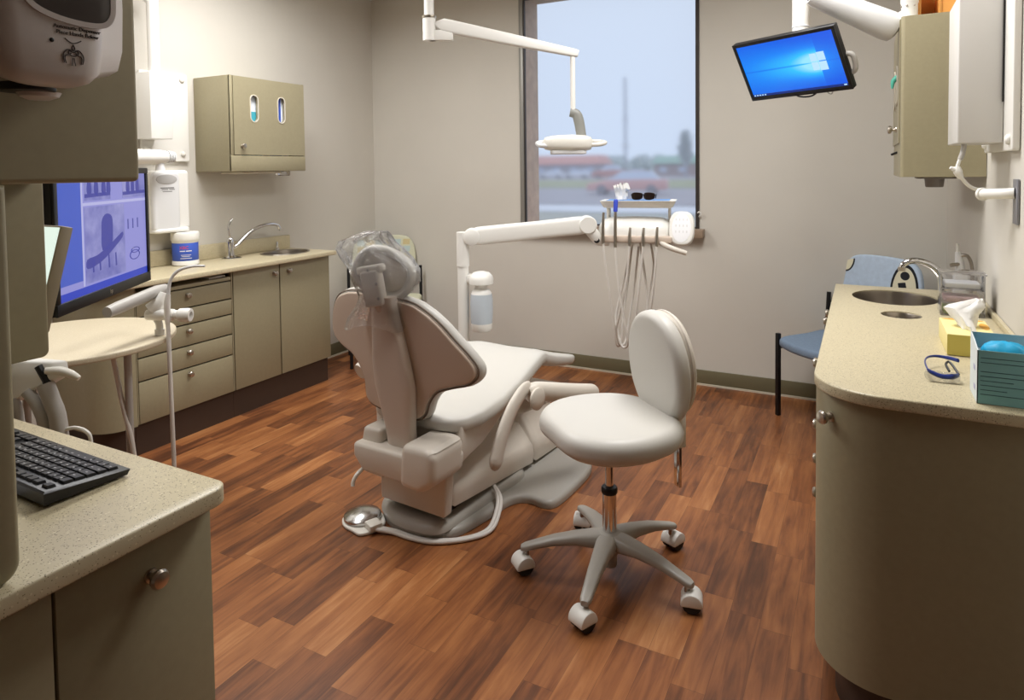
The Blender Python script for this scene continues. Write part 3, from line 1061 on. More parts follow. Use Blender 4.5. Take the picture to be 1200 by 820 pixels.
Mtx = lambda y, z: Matrix(((0, 0, 1, -0.8985), (1, 0, 0, y), (0, 1, 0, z), (0, 0, 0, 1)))
text(t, 'Automatic Dispenser', 0.0068, Mtx(0.512, 1.6445), 0.0009)
text(t, 'Place Hands Below', 0.0068, Mtx(0.512, 1.6375), 0.0009)
part(bd, 'lettering', t, mat('dark_grey_ink', (84, 76, 72), 0.6))
t = nb()
def ic(pts, w=0.0007):
    tube(t, [(-0.8985, 0.506+u*0.001, 1.611+v*0.001) for u, v in pts], w, 6, 3)
ic([(-10, 22), (-5, 18), (0, 16.5), (5, 18), (10, 21)])
ic([(0, 14.5), (-1.6, 11), (-1.2, 8), (0, 7), (1.2, 8), (1.6, 11), (0, 14.5)])
for s in (-1, 1):
    ic([(s*2.5, 7), (s*7, 8), (s*11.5, 3), (s*12.5, -3), (s*11, -9)])
    ic([(s*2.5, 4), (s*6, 1.5), (s*9.5, 0), (s*10.5, -4), (s*9.0, -9.5)])
    ic([(s*0.8, -2), (s*1.3, -7), (s*2.2, -12)], 0.0005)
ic([(-5, 7), (0, 5), (5, 7), (6, 3), (0, 0), (-6, 3), (-5, 7)])
part(bd, 'hand_icon', t, MAT.setdefault('ink2', mat('icon_ink', (84, 76, 74), 0.6)))
t = nb()
ball(t, (-0.8985, 0.4805, 1.628), 0.0028, (0.5, 1, 1))
part(bd, 'sensor_eye', t, M_black)
t = nb()
pillow(t, smoothpoly([(-0.985, 0.45), (-0.94, 0.452), (-0.928, 0.475), (-0.932, 0.500), (-0.955, 0.51), (-0.99, 0.50)], 4), 1.567, 1.578, 0.003)
part(r, 'nozzle_block', t, M_black)
t = nb()
loft(t, [[(-0.96+0.03*math.cos(a)*s, 0.495+0.032*math.sin(a)*s, z) for a in [2*PI*k/16 for k in range(16)]] for s, z in ((0.8, 1.568), (0.7, 1.562), (0.4, 1.558))])
part(r, 'spout', t, M_disp)

# keyboard
kr = rad(178.5)
r = thing('keyboard', 'black computer keyboard on the speckled desk countertop', 'keyboard', (-1.41, 0.672, 0.911), kr)
t = nb()
loft(t, [[(-0.225, -0.068, 0.002), (0.222, -0.068, 0.002), (0.222, 0.07, 0.006), (-0.225, 0.07, 0.006)], [(-0.228, -0.072, 0.012), (0.228, -0.072, 0.012), (0.228, 0.072, 0.026), (-0.228, 0.072, 0.026)], [(-0.224, -0.068, 0.014), (0.224, -0.068, 0.014), (0.224, 0.068, 0.0285), (-0.224, 0.068, 0.0285)]])
part(r, 'case', t, M_black, False)
t = nb()
def key(x0, x1, y0, y1):
    zb = lambda y: 0.0142+(y+0.068)/0.136*0.0145
    k0, k1 = zb(y0), zb(y1)
    loft(t, [[(x0, y0, k0), (x1, y0, k0), (x1, y1, k1), (x0, y1, k1)], [(x0+0.0012, y0+0.0012, k0+0.0045), (x1-0.0012, y0+0.0012, k0+0.0045), (x1-0.0012, y1-0.0012, k1+0.0045), (x0+0.0012, y1-0.0012, k1+0.0045)]])
g = 0.019
for row in range(5):
    y = -0.058+row*g
    n = 15
    x = -0.216
    if row == 0:
        ws = [1.3, 1.1, 1.3, 5.6, 1.3, 1.1, 1.1, 1.4]
    elif row == 1:
        ws = [2.2]+[1]*10+[2.0]
    elif row == 2:
        ws = [1.8]+[1]*11+[1.4]
    elif row == 3:
        ws = [1.5]+[1]*12+[0.7]
    else:
        ws = [1]*13+[1.2]
    tot = sum(ws)
    for w in ws:
        wd = w*0.270/tot
        key(x+0.001, x+wd-0.001, y, y+g-0.002)
        x += wd
    for c in range(3):
        if row in (3, 4) or row == 0 or (row == 1 and c == 1):
            key(0.062+c*g+0.001, 0.062+(c+1)*g-0.001, y, y+g-0.002)
    for c in range(4):
        key(0.132+c*0.0205+0.001, 0.132+(c+1)*0.0205-0.001, y, y+g-0.002)
x = -0.216
for k in range(16):
    if k in (1, 5, 9, 13):
        x += 0.010
    key(x+0.001, x+0.0185, 0.046, 0.060)
    x += 0.0205
part(r, 'keys', t, M_keys, False)
t = nb()
rnd = random.Random(4)
for row in range(5):
    for c in range(13):
        px, py = -0.209+c*0.0207+row*0.003, -0.050+row*g
        zz = 0.0142+(py+0.068)/0.136*0.0145+0.0046
        bx(t, px, px+0.004+rnd.random()*0.002, py, py+0.0035, zz, zz+0.0002)
    for c in range(4):
        px, py = 0.138+c*0.0205, -0.050+row*g
        zz = 0.0142+(py+0.068)/0.136*0.0145+0.0046
        bx(t, px, px+0.004, py, py+0.004, zz, zz+0.0002)
part(r, 'key_legends', t, mat('pale_legends', (170, 170, 172), 0.6), False)
t = nb(); bx(t, -1.50, -1.275, 0.36, 0.597, 0.9112, 0.9125, M=None)
single('paper_sheet', t, M_paper, 'white paper sheet under the edge of the black keyboard', 'paper')

# desk monitor seen on its edge
M_scr_pale = mat('pale_lit_screen', (60, 70, 66), 0.3, emit=(224, 240, 226), estr=1.0)
M_bezel = mat('brown_grey_bezel', (150, 138, 116), 0.4)
r = thing('desk_monitor', 'tilted computer monitor with pale screen seen edge on at the desk', 'monitor', (-1.64, 0.755, 0.911))
tl = math.atan2(0.052, 0.20)
Mm = Matrix.Translation((-1.64, 0.742, 1.255)) @ Matrix.Rotation(-tl, 4, 'X')
t = nb(); bx(t, -0.22, 0.22, -0.004, 0.020, -0.105, 0.105, 0.003, M=Mm)
part(r, 'casing', t, M_bezel)
t = nb(); bx(t, -0.214, 0.216, -0.0055, -0.0042, -0.102, 0.101, M=Mm)
part(r, 'screen', t, M_scr_pale)
t = nb(); tube(t, [(-1.83, 0.775, 0.925), (-1.83, 0.775, 1.10), (-1.80, 0.772, 1.25)], 0.016, 12)
part(r, 'neck', t, M_bezel)
t = nb(); pillow(t, rrect(-1.92, -1.74, 0.752, 0.797, 0.015), 0.911, 0.927, 0.004)
part(r, 'foot', t, M_bezel)

# the large x-ray monitor
BL, BR, TR = Vector((-1.717, 0.903, 1.115)), Vector((-2.060, 1.372, 1.113)), Vector((-2.063, 1.387, 1.483))
ux = (BR-BL).normalized()
uz = Vector((0, 0, 1))
un_ = ux.cross(uz)*-1
un_ = Vector((-ux.y, ux.x, 0))*-1
Mon = Matrix(((ux.x, un_.x, 0, BL.x), (ux.y, un_.y, 0, BL.y), (ux.z, un_.z, 1, BL.z), (0, 0, 0, 1)))   # u along, v outwards, z up
# face must look towards the chair (+x side)
if un_.x < 0:
    un_ = -un_
    Mon = Matrix(((ux.x, un_.x, 0, BL.x), (ux.y, un_.y, 0, BL.y), (ux.z, un_.z, 1, BL.z), (0, 0, 0, 1)))
W_, H_ = (BR-BL).length, 0.365
r = thing('xray_monitor', 'black framed monitor showing blue dental x-rays above the round table', 'monitor', (-1.89, 1.13, 1.09))
t = nb()
bx(t, 0, W_, -0.02, -0.001, 0, H_, 0.004, M=Mon)
bx(t, 0, W_, -0.001, 0.006, 0, 0.030, 0.002, M=Mon)
bx(t, 0, W_, -0.001, 0.006, H_-0.018, H_, 0.002, M=Mon)
bx(t, 0, 0.018, -0.001, 0.006, 0.030, H_-0.018, 0.002, M=Mon)
bx(t, W_-0.018, W_, -0.001, 0.006, 0.030, H_-0.018, 0.002, M=Mon)
bz = part(r, 'bezel', t, M_black)
def make_xray():
    m = bpy.data.materials.new('xray_screen')
    m.use_nodes = True
    N, L = nodes(m)
    b = N['Principled BSDF']
    b.inputs['Base Color'].default_value = lin((20, 22, 30))
    b.inputs['Roughness'].default_value = 0.3
    tc = N.new('ShaderNodeTexCoord')
    mp = N.new('ShaderNodeMapping')
    mp.inputs['Scale'].default_value = (9, 9, 9)
    L.new(tc.outputs['Object'], mp.inputs['Vector'])
    n = N.new('ShaderNodeTexNoise')
    n.inputs['Scale'].default_value = 1.6
    n.inputs['Detail'].default_value = 5
    L.new(mp.outputs[0], n.inputs['Vector'])
    rp = N.new('ShaderNodeValToRGB')
    rp.color_ramp.elements[0].position = 0.3
    rp.color_ramp.elements[0].color = lin((92, 96, 176))
    rp.color_ramp.elements[1].position = 0.72
    rp.color_ramp.elements[1].color = lin((158, 158, 214))
    L.new(n.outputs['Fac'], rp.inputs['Fac'])
    L.new(rp.outputs['Color'], b.inputs['Emission Color'])
    b.inputs['Emission Strength'].default_value = 0.85
    return m
def glow(name, c, s=0.85):
    return mat(name, (20, 22, 30), 0.3, emit=c, estr=s)
M_x = make_xray()
M_scr = glow('lavender_screen', (146, 146, 216))
M_side = glow('blue_side_bar', (66, 92, 196))
M_line = glow('pale_screen_line', (186, 186, 232))
M_xd = glow('dark_blue_xray', (62, 66, 158))
M_bar = glow('blue_task_bar', (40, 64, 190))
t = nb(); bx(t, 0.018, W_-0.018, 0.0, 0.0012, 0.030, H_-0.018, M=Mon)
sc = part(bz, 'screen', t, M_scr)
def scr(name, u0, u1, z0, z1, m, lift=0.0016):
    q = nb(); bx(q, u0, u1, 0.0012, lift, z0, z1, M=Mon)
    o = part(bz, name, q, m)
    return o
scr('side_bar', 0.0185, 0.140, 0.068, H_-0.0185, M_side)
scr('task_bar', 0.0185, W_-0.0185, 0.0305, 0.050, M_bar)
scr('xray_picture', 0.156, 0.402, 0.056, 0.258, M_x)
scr('xray_strip', 0.160, 0.315, 0.275, 0.345, M_x)
scr('xray_strip', 0.395, W_-0.02, 0.275, 0.345, M_x)
scr('divider', 0.142, 0.150, 0.052, H_-0.0185, M_line)
scr('divider', 0.150, W_-0.0185, 0.262, 0.270, M_line)
q = nb()
def patch(pts):
    prism(q, pts, 0.0016, 0.0021, Mon @ Matrix(((1, 0, 0, 0), (0, 0, 1, 0), (0, 1, 0, 0), (0, 0, 0, 1))))
patch(smoothpoly([(0.165, 0.120), (0.22, 0.125), (0.28, 0.140), (0.34, 0.160), (0.385, 0.175), (0.385, 0.160), (0.33, 0.135), (0.27, 0.112), (0.22, 0.100), (0.165, 0.095)], 3))
part(bz, 'tooth_shape', q, M_xd)
q = nb()
patch(smoothpoly([(0.255, 0.135), (0.252, 0.19), (0.258, 0.22), (0.285, 0.235), (0.318, 0.225), (0.322, 0.19), (0.312, 0.145)], 3))
part(bz, 'tooth_shape', q, M_xd)
q = nb()
for u in (0.195, 0.235, 0.29, 0.335):
    patch([(u, 0.082), (u+0.008, 0.082), (u+0.005, 0.12), (u-0.002, 0.12)])
for u in (0.175, 0.215, 0.26, 0.29, 0.42, 0.455, 0.49):
    if u < W_-0.04:
        patch(smoothpoly([(u, 0.30), (u+0.008, 0.335), (u+0.02, 0.335), (u+0.026, 0.30), (u+0.014, 0.288)], 3))
patch([(0.162, 0.293), (0.313, 0.296), (0.313, 0.286), (0.162, 0.283)])
patch([(0.397, 0.293), (W_-0.022, 0.296), (W_-0.022, 0.286), (0.397, 0.283)])
part(bz, 'tooth_markings', q, M_xd)
q = nb()
for k in range(3):
    bx(q, 0.425+k*0.035, 0.432+k*0.035, 0.0012, 0.0016, 0.18, 0.21, M=Mon)
for (uc, zc, a, b_) in ((0.47, 0.098, 0.035, 0.014), (0.475, 0.112, 0.03, 0.008)):
    tube(q, [Mon @ Vector((uc+a*math.cos(2*PI*k/20), 0.0016, zc+b_*math.sin(2*PI*k/20))) for k in range(21)], 0.0015, 5)
part(bz, 'screen_sketch', q, M_xd)
t = nb()
text(t, 'hp', 0.018, Mon @ Matrix(((-1, 0, 0, W_/2), (0, 0, 1, 0.0065), (0, 1, 0, 0.010), (0, 0, 0, 1))) if False else Mon @ Matrix(((1, 0, 0, W_/2), (0, 0, -1, 0.0065), (0, 1, 0, 0.010), (0, 0, 0, 1))))
part(bz, 'badge', t, M_nickel)
t = nb()
bx(t, W_*0.3, W_*0.7, -0.05, -0.02, 0.06, 0.28, 0.01, M=Mon)
c0 = Mon @ Vector((W_*0.5, -0.05, 0.12))
tube(t, [c0, (-1.97, 0.95, 1.15), (-1.98, 0.76, 1.10), (-1.98, 0.76, 0.913)], 0.018, 12, 4)
pillow(t, rrect(-2.07, -1.94, 0.72, 0.795, 0.02), 0.911, 0.93, 0.004)
part(r, 'support_arm', t, M_black)

# round table
r = thing('round_table', 'small round beige table on a thin post beneath the x-ray monitor', 'table', (-2.62, 1.42, 0))
t = nb(); pillow(t, ellipse(-2.62, 1.42, 0.360, 0.360, 64), 0.828, 0.85, 0.006)
M_ttop = make_stone('pale_table_top', (206, 194, 168), (186, 170, 140), (220, 210, 188), 0.2)
part(r, 'table_top', t, M_ttop)
t = nb(); tube(t, [(-2.425, 1.52, 0.01), (-2.425, 1.52, 0.828)], 0.0135, 14)
part(r, 'post', t, M_grey)
t = nb(); tube(t, [(-2.78, 1.35, 0.01), (-2.78, 1.35, 0.828)], 0.0135, 14)
part(r, 'post', t, M_grey)
t = nb(); pillow(t, ellipse(-2.6, 1.44, 0.27, 0.16, 40), 0.0, 0.02, 0.006)
part(r, 'foot_plate', t, M_grey)
t = nb(); tube(t, [(-2.48, 1.49, 0.828), (-2.46, 1.50, 0.70), (-2.44, 1.505, 0.60), (-2.405, 1.515, 0.45), (-2.39, 1.52, 0.25), (-2.39, 1.52, 0.03)], 0.009, 10, 4)
part(r, 'hose', t, M_hose)

# assistant arm with suction holder
r = thing('assistant_arm', 'white jointed arm with grey tube holding a suction hose above the round table', 'arm', (-2.40, 1.55, 0.0))
t = nb()
tube(t, [(-2.300, 1.375, 0.985), (-2.315, 1.42, 0.99), (-2.385, 1.62, 1.012), (-2.398, 1.66, 1.013)], [0.019, 0.022, 0.022, 0.019], 18)
part(r, 'grey_tube', t, M_grey, label='grey tube')
t = nb()
tube(t, [(-2.345, 1.625, 1.005), (-2.352, 1.61, 0.975), (-2.372, 1.585, 0.945)], [0.020, 0.026, 0.030], 16, 3)
tube(t, [(-2.375, 1.585, 0.940), (-2.352, 1.598, 0.90), (-2.350, 1.600, 0.872)], 0.013, 14, 3)
part(r, 'joint', t, M_white)
t = nb()
dv = (Vector((-2.236, 1.651, 0.927))-Vector((-2.384, 1.573, 0.930))).normalized()
Mv = frame((-2.384, 1.573, 0.930), dv, (0, 0, 1))
lathe(t, [(0.018, 0), (0.021, 0.006), (0.021, 0.06), (0.018, 0.064), (0.018, 0.075), (0.022, 0.08), (0.022, 0.10), (0.018, 0.104), (0.018, 0.118), (0.024, 0.124), (0.026, 0.150), (0.024, 0.166), (0.013, 0.167), (0.011, 0.13), (0.006, 0.13)], 22, Mv)
part(r, 'valve', t, M_white)
t = nb()
tube(t, [(-2.174, 1.668, 1.113), (-2.217, 1.646, 1.112), (-2.262, 1.621, 1.096), (-2.287, 1.606, 1.06), (-2.295, 1.601, 1.01)], [0.004, 0.005, 0.006, 0.006, 0.007], 10, 5)
part(r, 'suction_tip', t, M_cover)
t = nb()
tube(t, [(-2.295, 1.601, 1.01), (-2.297, 1.597, 0.97), (-2.296, 1.596, 0.90)], [0.008, 0.012, 0.009], 12, 4)
tube(t, [(-2.296, 1.596, 0.90), (-2.291, 1.595, 0.83), (-2.284, 1.592, 0.67), (-2.275, 1.590, 0.35), (-2.27, 1.588, 0.012)], 0.008, 10, 4)
part(r, 'hose', t, M_hose)
t = nb()
tube(t, [(-2.350, 1.600, 0.8505), (-2.350, 1.600, 0.873)], 0.017, 18)
part(r, 'clamp', t, M_white)

# instrument holder behind the desk
r = thing('instrument_holder', 'white instrument holder with hanging tubes behind the keyboard desk', 'instrument holder', (-1.86, 0.93, 0.0))
t = nb()
loft(t, [[(-2.03, 0.865, 0.985), (-1.825, 0.945, 0.985), (-1.805, 0.975, 0.985), (-2.03, 0.925, 0.985)],
         [(-2.03, 0.86, 0.95), (-1.815, 0.94, 0.945), (-1.795, 0.975, 0.945), (-2.03, 0.925, 0.95)],
         [(-2.03, 0.86, 0.85), (-1.93, 0.885, 0.875), (-1.93, 0.93, 0.875), (-2.03, 0.925, 0.85)]])
bmesh.ops.bevel(t, geom=list(t.edges), offset=0.006, segments=2, profile=0.5, affect='EDGES')
hb = part(r, 'body', t, M_white)
t = nb()
for k in range(4):
    xx = -1.925-k*0.014
    for q_ in range(6):
        zz = 0.968-q_*0.012
        bx(t, xx-0.004, xx+0.003, 0.8895+(xx+1.925)*0.3-0.004, 0.8905+(xx+1.925)*0.3-0.003, zz-0.004, zz+0.003)
part(hb, 'small_print', t, M_ink)
t = nb()
tube(t, [(-1.835, 0.94, 0.962), (-1.80, 0.955, 0.962), (-1.775, 0.967, 0.953), (-1.758, 0.975, 0.943)], [0.010, 0.011, 0.010, 0.006], 12, 3)
part(r, 'handpiece', t, M_enamel)
t = nb()
tube(t, [(-1.852, 0.93, 0.975), (-1.832, 0.937, 0.94), (-1.825, 0.94, 0.915)], 0.010, 8)
part(r, 'clip', t, M_black)
for (pts, rr) in (([(-1.835, 0.935, 0.93), (-1.82, 0.94, 0.89), (-1.805, 0.948, 0.82), (-1.80, 0.95, 0.60), (-1.80, 0.95, 0.02)], 0.020),
                  ([(-1.88, 0.915, 0.91), (-1.85, 0.925, 0.87), (-1.835, 0.93, 0.80), (-1.835, 0.93, 0.55), (-1.84, 0.935, 0.02)], 0.015),
                  ([(-1.915, 0.90, 0.89), (-1.90, 0.905, 0.82), (-1.90, 0.905, 0.5), (-1.90, 0.91, 0.02)], 0.012)):
    t = nb(); tube(t, pts, rr, 12, 4)
    part(r, 'tube', t, M_grey)
t = nb()
tube(t, [(-1.81, 0.945, 0.805), (-1.77, 0.965, 0.818), (-1.742, 0.98, 0.806), (-1.735, 0.985, 0.78), (-1.74, 0.985, 0.70)], 0.005, 8, 4)
part(r, 'cable', t, M_white)
# ------------------------------------------------------------------ dental chair (own frame: y towards the toes, x to its side)
r = dc = thing('dental_chair', 'off white dental treatment chair with taupe backed wing backrest in the middle of the floor', 'dental chair', (-1.6175, 2.156, 0), rad(-4))
t = nb()
pl = smoothpoly([(-0.20, 0.06), (-0.05, -0.03), (0.10, -0.02), (0.19, 0.06), (0.225, 0.22), (0.245, 0.38), (0.30, 0.435), (0.385, 0.43), (0.425, 0.48), (0.43, 0.65), (0.415, 0.83), (0.36, 0.93), (0.25, 0.96), (-0.18, 0.92), (-0.26, 0.82), (-0.34, 0.65), (-0.38, 0.45), (-0.27, 0.40), (-0.24, 0.2)], 5)
pillow(t, pl, 0.0, 0.038, 0.018, 4, r0=0.004)
part(r, 'base_plate', t, M_greyd, False)
t = nb()
pillow(t, smoothpoly([(-0.22, 0.16), (-0.19, 0.04), (-0.05, -0.04), (0.10, -0.04), (0.165, 0.0), (0.18, 0.12), (0.19, 0.35), (0.17, 0.62), (-0.17, 0.62), (-0.2, 0.35)], 5), 0.036, 0.072, 0.035, 5, r0=0.002)
part(r, 'base_hump', t, M_greyd, False)
t = nb()
bx(t, -0.13, 0.13, 0.05, 0.9, 0.06, 0.13, 0.01)
part(r, 'lift_mechanism', t, M_rubber, False)
# rear lower cover and side covers
t = nb()
MY = Matrix(((1, 0, 0, 0), (0, 0, 1, 0), (0, 1, 0, 0), (0, 0, 0, 1)))     # (x, z, y)
prism(t, [(-0.150, 0.105), (-0.155, 0.30), (0.195, 0.30), (0.178, 0.10)], -0.005, 0.05, MY, 0.010, 3)
part(r, 'rear_cover', t, M_dental, False)
def cover(name, y0, y1, zb0, zb1, zt0, zt1, zr0, zr1, xs=1.0):
    """Side cover: section (outer rim, chamfer, ridge) lofted along y."""
    a = nb()
    def sec(y, zb, zt, zr):
        return [(0.178*xs, y, zb), (0.184*xs, y, (zb+zt)/2), (0.180*xs, y, zt-0.012), (0.168*xs, y, zt), (0.10, y, zr), (-0.10, y, zr), (-0.168*xs, y, zt), (-0.180*xs, y, zt-0.012), (-0.184*xs, y, (zb+zt)/2), (-0.178*xs, y, zb)]
    rings = []
    for k in range(7):
        u = k/6
        y = y0+(y1-y0)*u
        e = 0.012 if k in (0, 6) else 0.0
        s = sec(y, zb0+(zb1-zb0)*u+e, zt0+(zt1-zt0)*u-e, zr0+(zr1-zr0)*u-e)
        if e:
            s = [(p[0]*0.95, p[1], p[2]) for p in s]
        rings.append(s)
    rings.insert(1, [(p[0]*1.0, y0+0.012, p[2]) for p in sec(y0, zb0, zt0, zr0)])
    rings.insert(-1, [(p[0]*1.0, y1-0.012, p[2]) for p in sec(y1, zb1, zt1, zr1)])
    loft(a, rings)
    return part(r, name, a, M_dental, False, angle=50)
cover('lift_cover', 0.055, 0.70, 0.120, 0.060, 0.215, 0.155, 0.26, 0.24)
cover('front_cover', 0.706, 1.02, 0.058, 0.045, 0.165, 0.12, 0.27, 0.24, 1.0)
# upper rear housing
t = nb()
prism(t, [(-0.145, 0.258), (0.178, 0.256), (0.238, 0.300), (0.245, 0.37), (-0.195, 0.37), (-0.198, 0.315)], -0.115, 0.05, MY, 0.016, 3)
prism(t, [(-0.195, 0.33), (-0.088, 0.33), (-0.082, 0.425), (-0.175, 0.425)], -0.075, 0.06, MY, 0.016, 3)
prism(t, [(0.070, 0.262), (0.176, 0.254), (0.240, 0.300), (0.248, 0.415), (0.215, 0.434), (0.085, 0.430)], -0.150, 0.05, MY, 0.030, 4)
hs = part(r, 'rear_housing', t, M_dental, False, angle=50)
t = nb()
prism(t, [(0.052, 0.305), (0.20, 0.335), (0.40, 0.425), (0.52, 0.47), (0.52, 0.49), (0.052, 0.46)], -0.225, 0.225, Matrix(((0, 0, 1, 0), (1, 0, 0, 0), (0, 1, 0, 0), (0, 0, 0, 1))), 0.012, 2)
part(r, 'seat_skirt', t, M_dental, False, angle=50)
t = nb()
tube(t, [(-0.16, -0.09, 0.262), (-0.165, -0.125, 0.245), (-0.17, -0.14, 0.222), (-0.168, -0.145, 0.205)], 0.008, 8, 3)
tube(t, [(-0.16, -0.08, 0.255), (-0.06, -0.085, 0.252)], 0.010, 8)
part(r, 'release_lever', t, M_enamel, False)
t = nb()
bx(t, -0.085, -0.05, -0.008, -0.004, 0.245, 0.256, 0.002)
part(r, 'socket_slot', t, M_black, False)
# seat and leg cushion
t = nb()
prof = [(0.012, 0.12, 0.468, 0.020), (0.018, 0.17, 0.483, 0.05), (0.04, 0.21, 0.495, 0.075), (0.085, 0.24, 0.502, 0.088), (0.17, 0.256, 0.506, 0.095), (0.32, 0.258, 0.520, 0.095), (0.48, 0.255, 0.555, 0.095), (0.60, 0.248, 0.590, 0.095), (0.70, 0.235, 0.605, 0.09), (0.77, 0.215, 0.592, 0.085), (0.83, 0.195, 0.565, 0.08), (0.95, 0.180, 0.525, 0.078), (1.08, 0.170, 0.488, 0.072), (1.17, 0.158, 0.465, 0.066), (1.22, 0.140, 0.452, 0.055), (1.24, 0.110, 0.440, 0.032)]
rings = []
for y, w, z, th in prof:
    ring = []
    for k in range(36):
        a = 2*PI*k/36
        cx_, sx_ = math.cos(a), math.sin(a)
        px = w*math.copysign(abs(cx_)**0.45, cx_)
        pz = math.copysign(abs(sx_)**0.55, sx_)
        dish = -0.012*(1-(px/w)**2) if pz > 0 else 0
        ring.append((px, y, z-th/2+pz*th/2+dish))
    rings.append(ring)
loft(t, rings)
st = part(r, 'seat_cushion', t, M_vinylw, False, angle=80)
t = nb()
bx(t, -0.13, 0.13, 0.55, 1.18, 0.375, 0.41, 0.01, M=Matrix.Translation((0, 0.55, 0.49)) @ Matrix.Rotation(rad(-10), 4, 'X') @ Matrix.Translation((0, -0.55, -0.49)))
part(r, 'leg_support', t, M_dental, False)
# backrest: curved wing shape
half = [(0.0, 0.47), (0.12, 0.474), (0.165, 0.51), (0.185, 0.565), (0.22, 0.615), (0.285, 0.645), (0.345, 0.668), (0.382, 0.705), (0.388, 0.75), (0.360, 0.805), (0.315, 0.862), (0.258, 0.920), (0.19, 0.962), (0.10, 0.983)]
upr = {0.360: (0.356, 0.800), 0.315: (0.304, 0.853), 0.258: (0.246, 0.912), 0.19: (0.180, 0.958)}
outl = [upr.get(x, (x, z)) for x, z in half] + [(-0.10, 0.983), (-0.21, 0.968), (-0.285, 0.940), (-0.328, 0.910), (-0.362, 0.862), (-0.384, 0.802), (-0.388, 0.750), (-0.366, 0.708), (-0.305, 0.682), (-0.225, 0.662), (-0.172, 0.595), (-0.165, 0.51), (-0.12, 0.474)]
outl = smoothpoly(outl, 4)
def backsurf(x, z, off):
    return -0.01-0.17*(z-0.45)+0.55*x*x-0.12*abs(x)**3*2+off
def backpad(ol, y0, y1, rr, n=4):
    """rounded slab between two curved sheets"""
    a = nb()
    rings = []
    cz = 0.73
    def ringat(ins, off, s=1.0):
        return [(x*s, backsurf(x*s, cz+(z-cz)*s, off), cz+(z-cz)*s) for x, z in inset(ol, ins)]
    mid = (y0+y1)/2
    hh = (y1-y0)/2
    for s in (0.1, 0.3, 0.5, 0.7, 0.88):
        rings.append(ringat(rr, y0, s))
    for k in range(n+1):
        b_ = rad(90*k/n)
        rings.append(ringat(rr*(1-math.sin(b_)), y0+rr*(1-math.cos(b_))))
    for k in range(n+1):
        b_ = rad(90*k/n)
        rings.append(ringat(rr*(1-math.cos(b_)), y1-rr+rr*math.sin(b_)))
    for s in (0.88, 0.7, 0.5, 0.3, 0.1):
        rings.append(ringat(rr, y1, s))
    loft(a, rings)
    a.transform(MBK)
    return a
MBK = Matrix.Translation((-0.038, -0.07, 0.70)) @ Matrix.Rotation(rad(5), 4, 'Y') @ Matrix.Translation((0, 0.07, -0.70))
bk = part(r, 'backrest', backpad(outl, 0.0, 0.055, 0.024), M_vinylw, False, angle=80)
part(bk, 'back_shell', backpad(inset(outl, 0.016), -0.016, 0.004, 0.008), M_taupe, False, angle=70, label='taupe back shell')
t = nb()
q = inset(outl, 0.008)
tube(t, [MBK @ Vector((x, backsurf(x, z, -0.002), z)) for x, z in q+[q[0]]], 0.0035, 6)
part(bk, 'piping', t, mat('brown_grey_piping', (120, 106, 94), 0.6), False)
# spine carrying the back
t = nb()
rings = []
for z, w, y in ((0.36, 0.066, -0.055), (0.44, 0.068, -0.068), (0.53, 0.082, -0.083), (0.62, 0.095, -0.098), (0.72, 0.088, -0.115), (0.82, 0.072, -0.130), (0.90, 0.058, -0.143), (0.98, 0.050, -0.150)):
    ring = []
    for k in range(28):
        a = 2*PI*k/28
        ring.append((w*math.copysign(abs(math.cos(a))**0.5, math.cos(a)), y+0.024+0.030*math.copysign(abs(math.sin(a))**0.6, math.sin(a)), z))
    rings.append(ring)
loft(t, rings)
part(r, 'back_spine', t, M_spine, False, angle=60)
# headrest: tilted oval pad on a bracket
Mh = Matrix.Translation((-0.022, -0.095, 1.066)) @ Matrix.Rotation(rad(26), 4, 'Z') @ Matrix.Rotation(rad(25), 4, 'Y') @ Matrix.Rotation(rad(90), 4, 'X')
t = nb()
op = [(0.124*math.copysign(abs(math.cos(a))**0.85, math.cos(a)), 0.098*math.copysign(abs(math.sin(a))**0.85, math.sin(a))) for a in [2*PI*k/48 for k in range(48)]]
pillow(t, op, -0.030, 0.034, 0.015, 5, dome=-0.004, M=Mh, r0=0.026, recess=(0.004, 0.028))
hd = part(r, 'headrest', t, M_vinylw, False, angle=80)
t = nb()
pillow(t, inset(op, 0.034), 0.003, 0.0085, 0.003, 3, dome=-0.004, M=Mh)
part(hd, 'headrest_shell', t, M_dental, False, angle=70)
Mb = Matrix.Translation((-0.022, -0.165, 1.03)) @ Matrix.Rotation(rad(12), 4, 'Z') @ Matrix.Rotation(rad(-10), 4, 'Y')
t = nb()
bx(t, -0.040, 0.040, -0.02, 0.03, -0.085, 0.055, 0.012, 3, M=Mb)
bx(t, -0.055, 0.050, -0.015, 0.04, 0.040, 0.072, 0.010, 3, M=Mb)
br = part(r, 'headrest_bracket', t, M_dental, False, angle=50)
t = nb()
for p_ in ((0.03, -0.021, 0.0), (0.028, -0.021, -0.055), (0.0, -0.016, 0.055)):
    lathe(t, [(0.0065, 0), (0.005, 0.002)], 12, Mb @ frame(p_, (0, -1, 0)))
part(br, 'screw', t, M_grey, False)
t = nb(); tube(t, [(-0.005, -0.128, 0.93), (-0.012, -0.15, 0.98)], 0.026, 12)
part(r, 'headrest_post', t, M_steel, False)
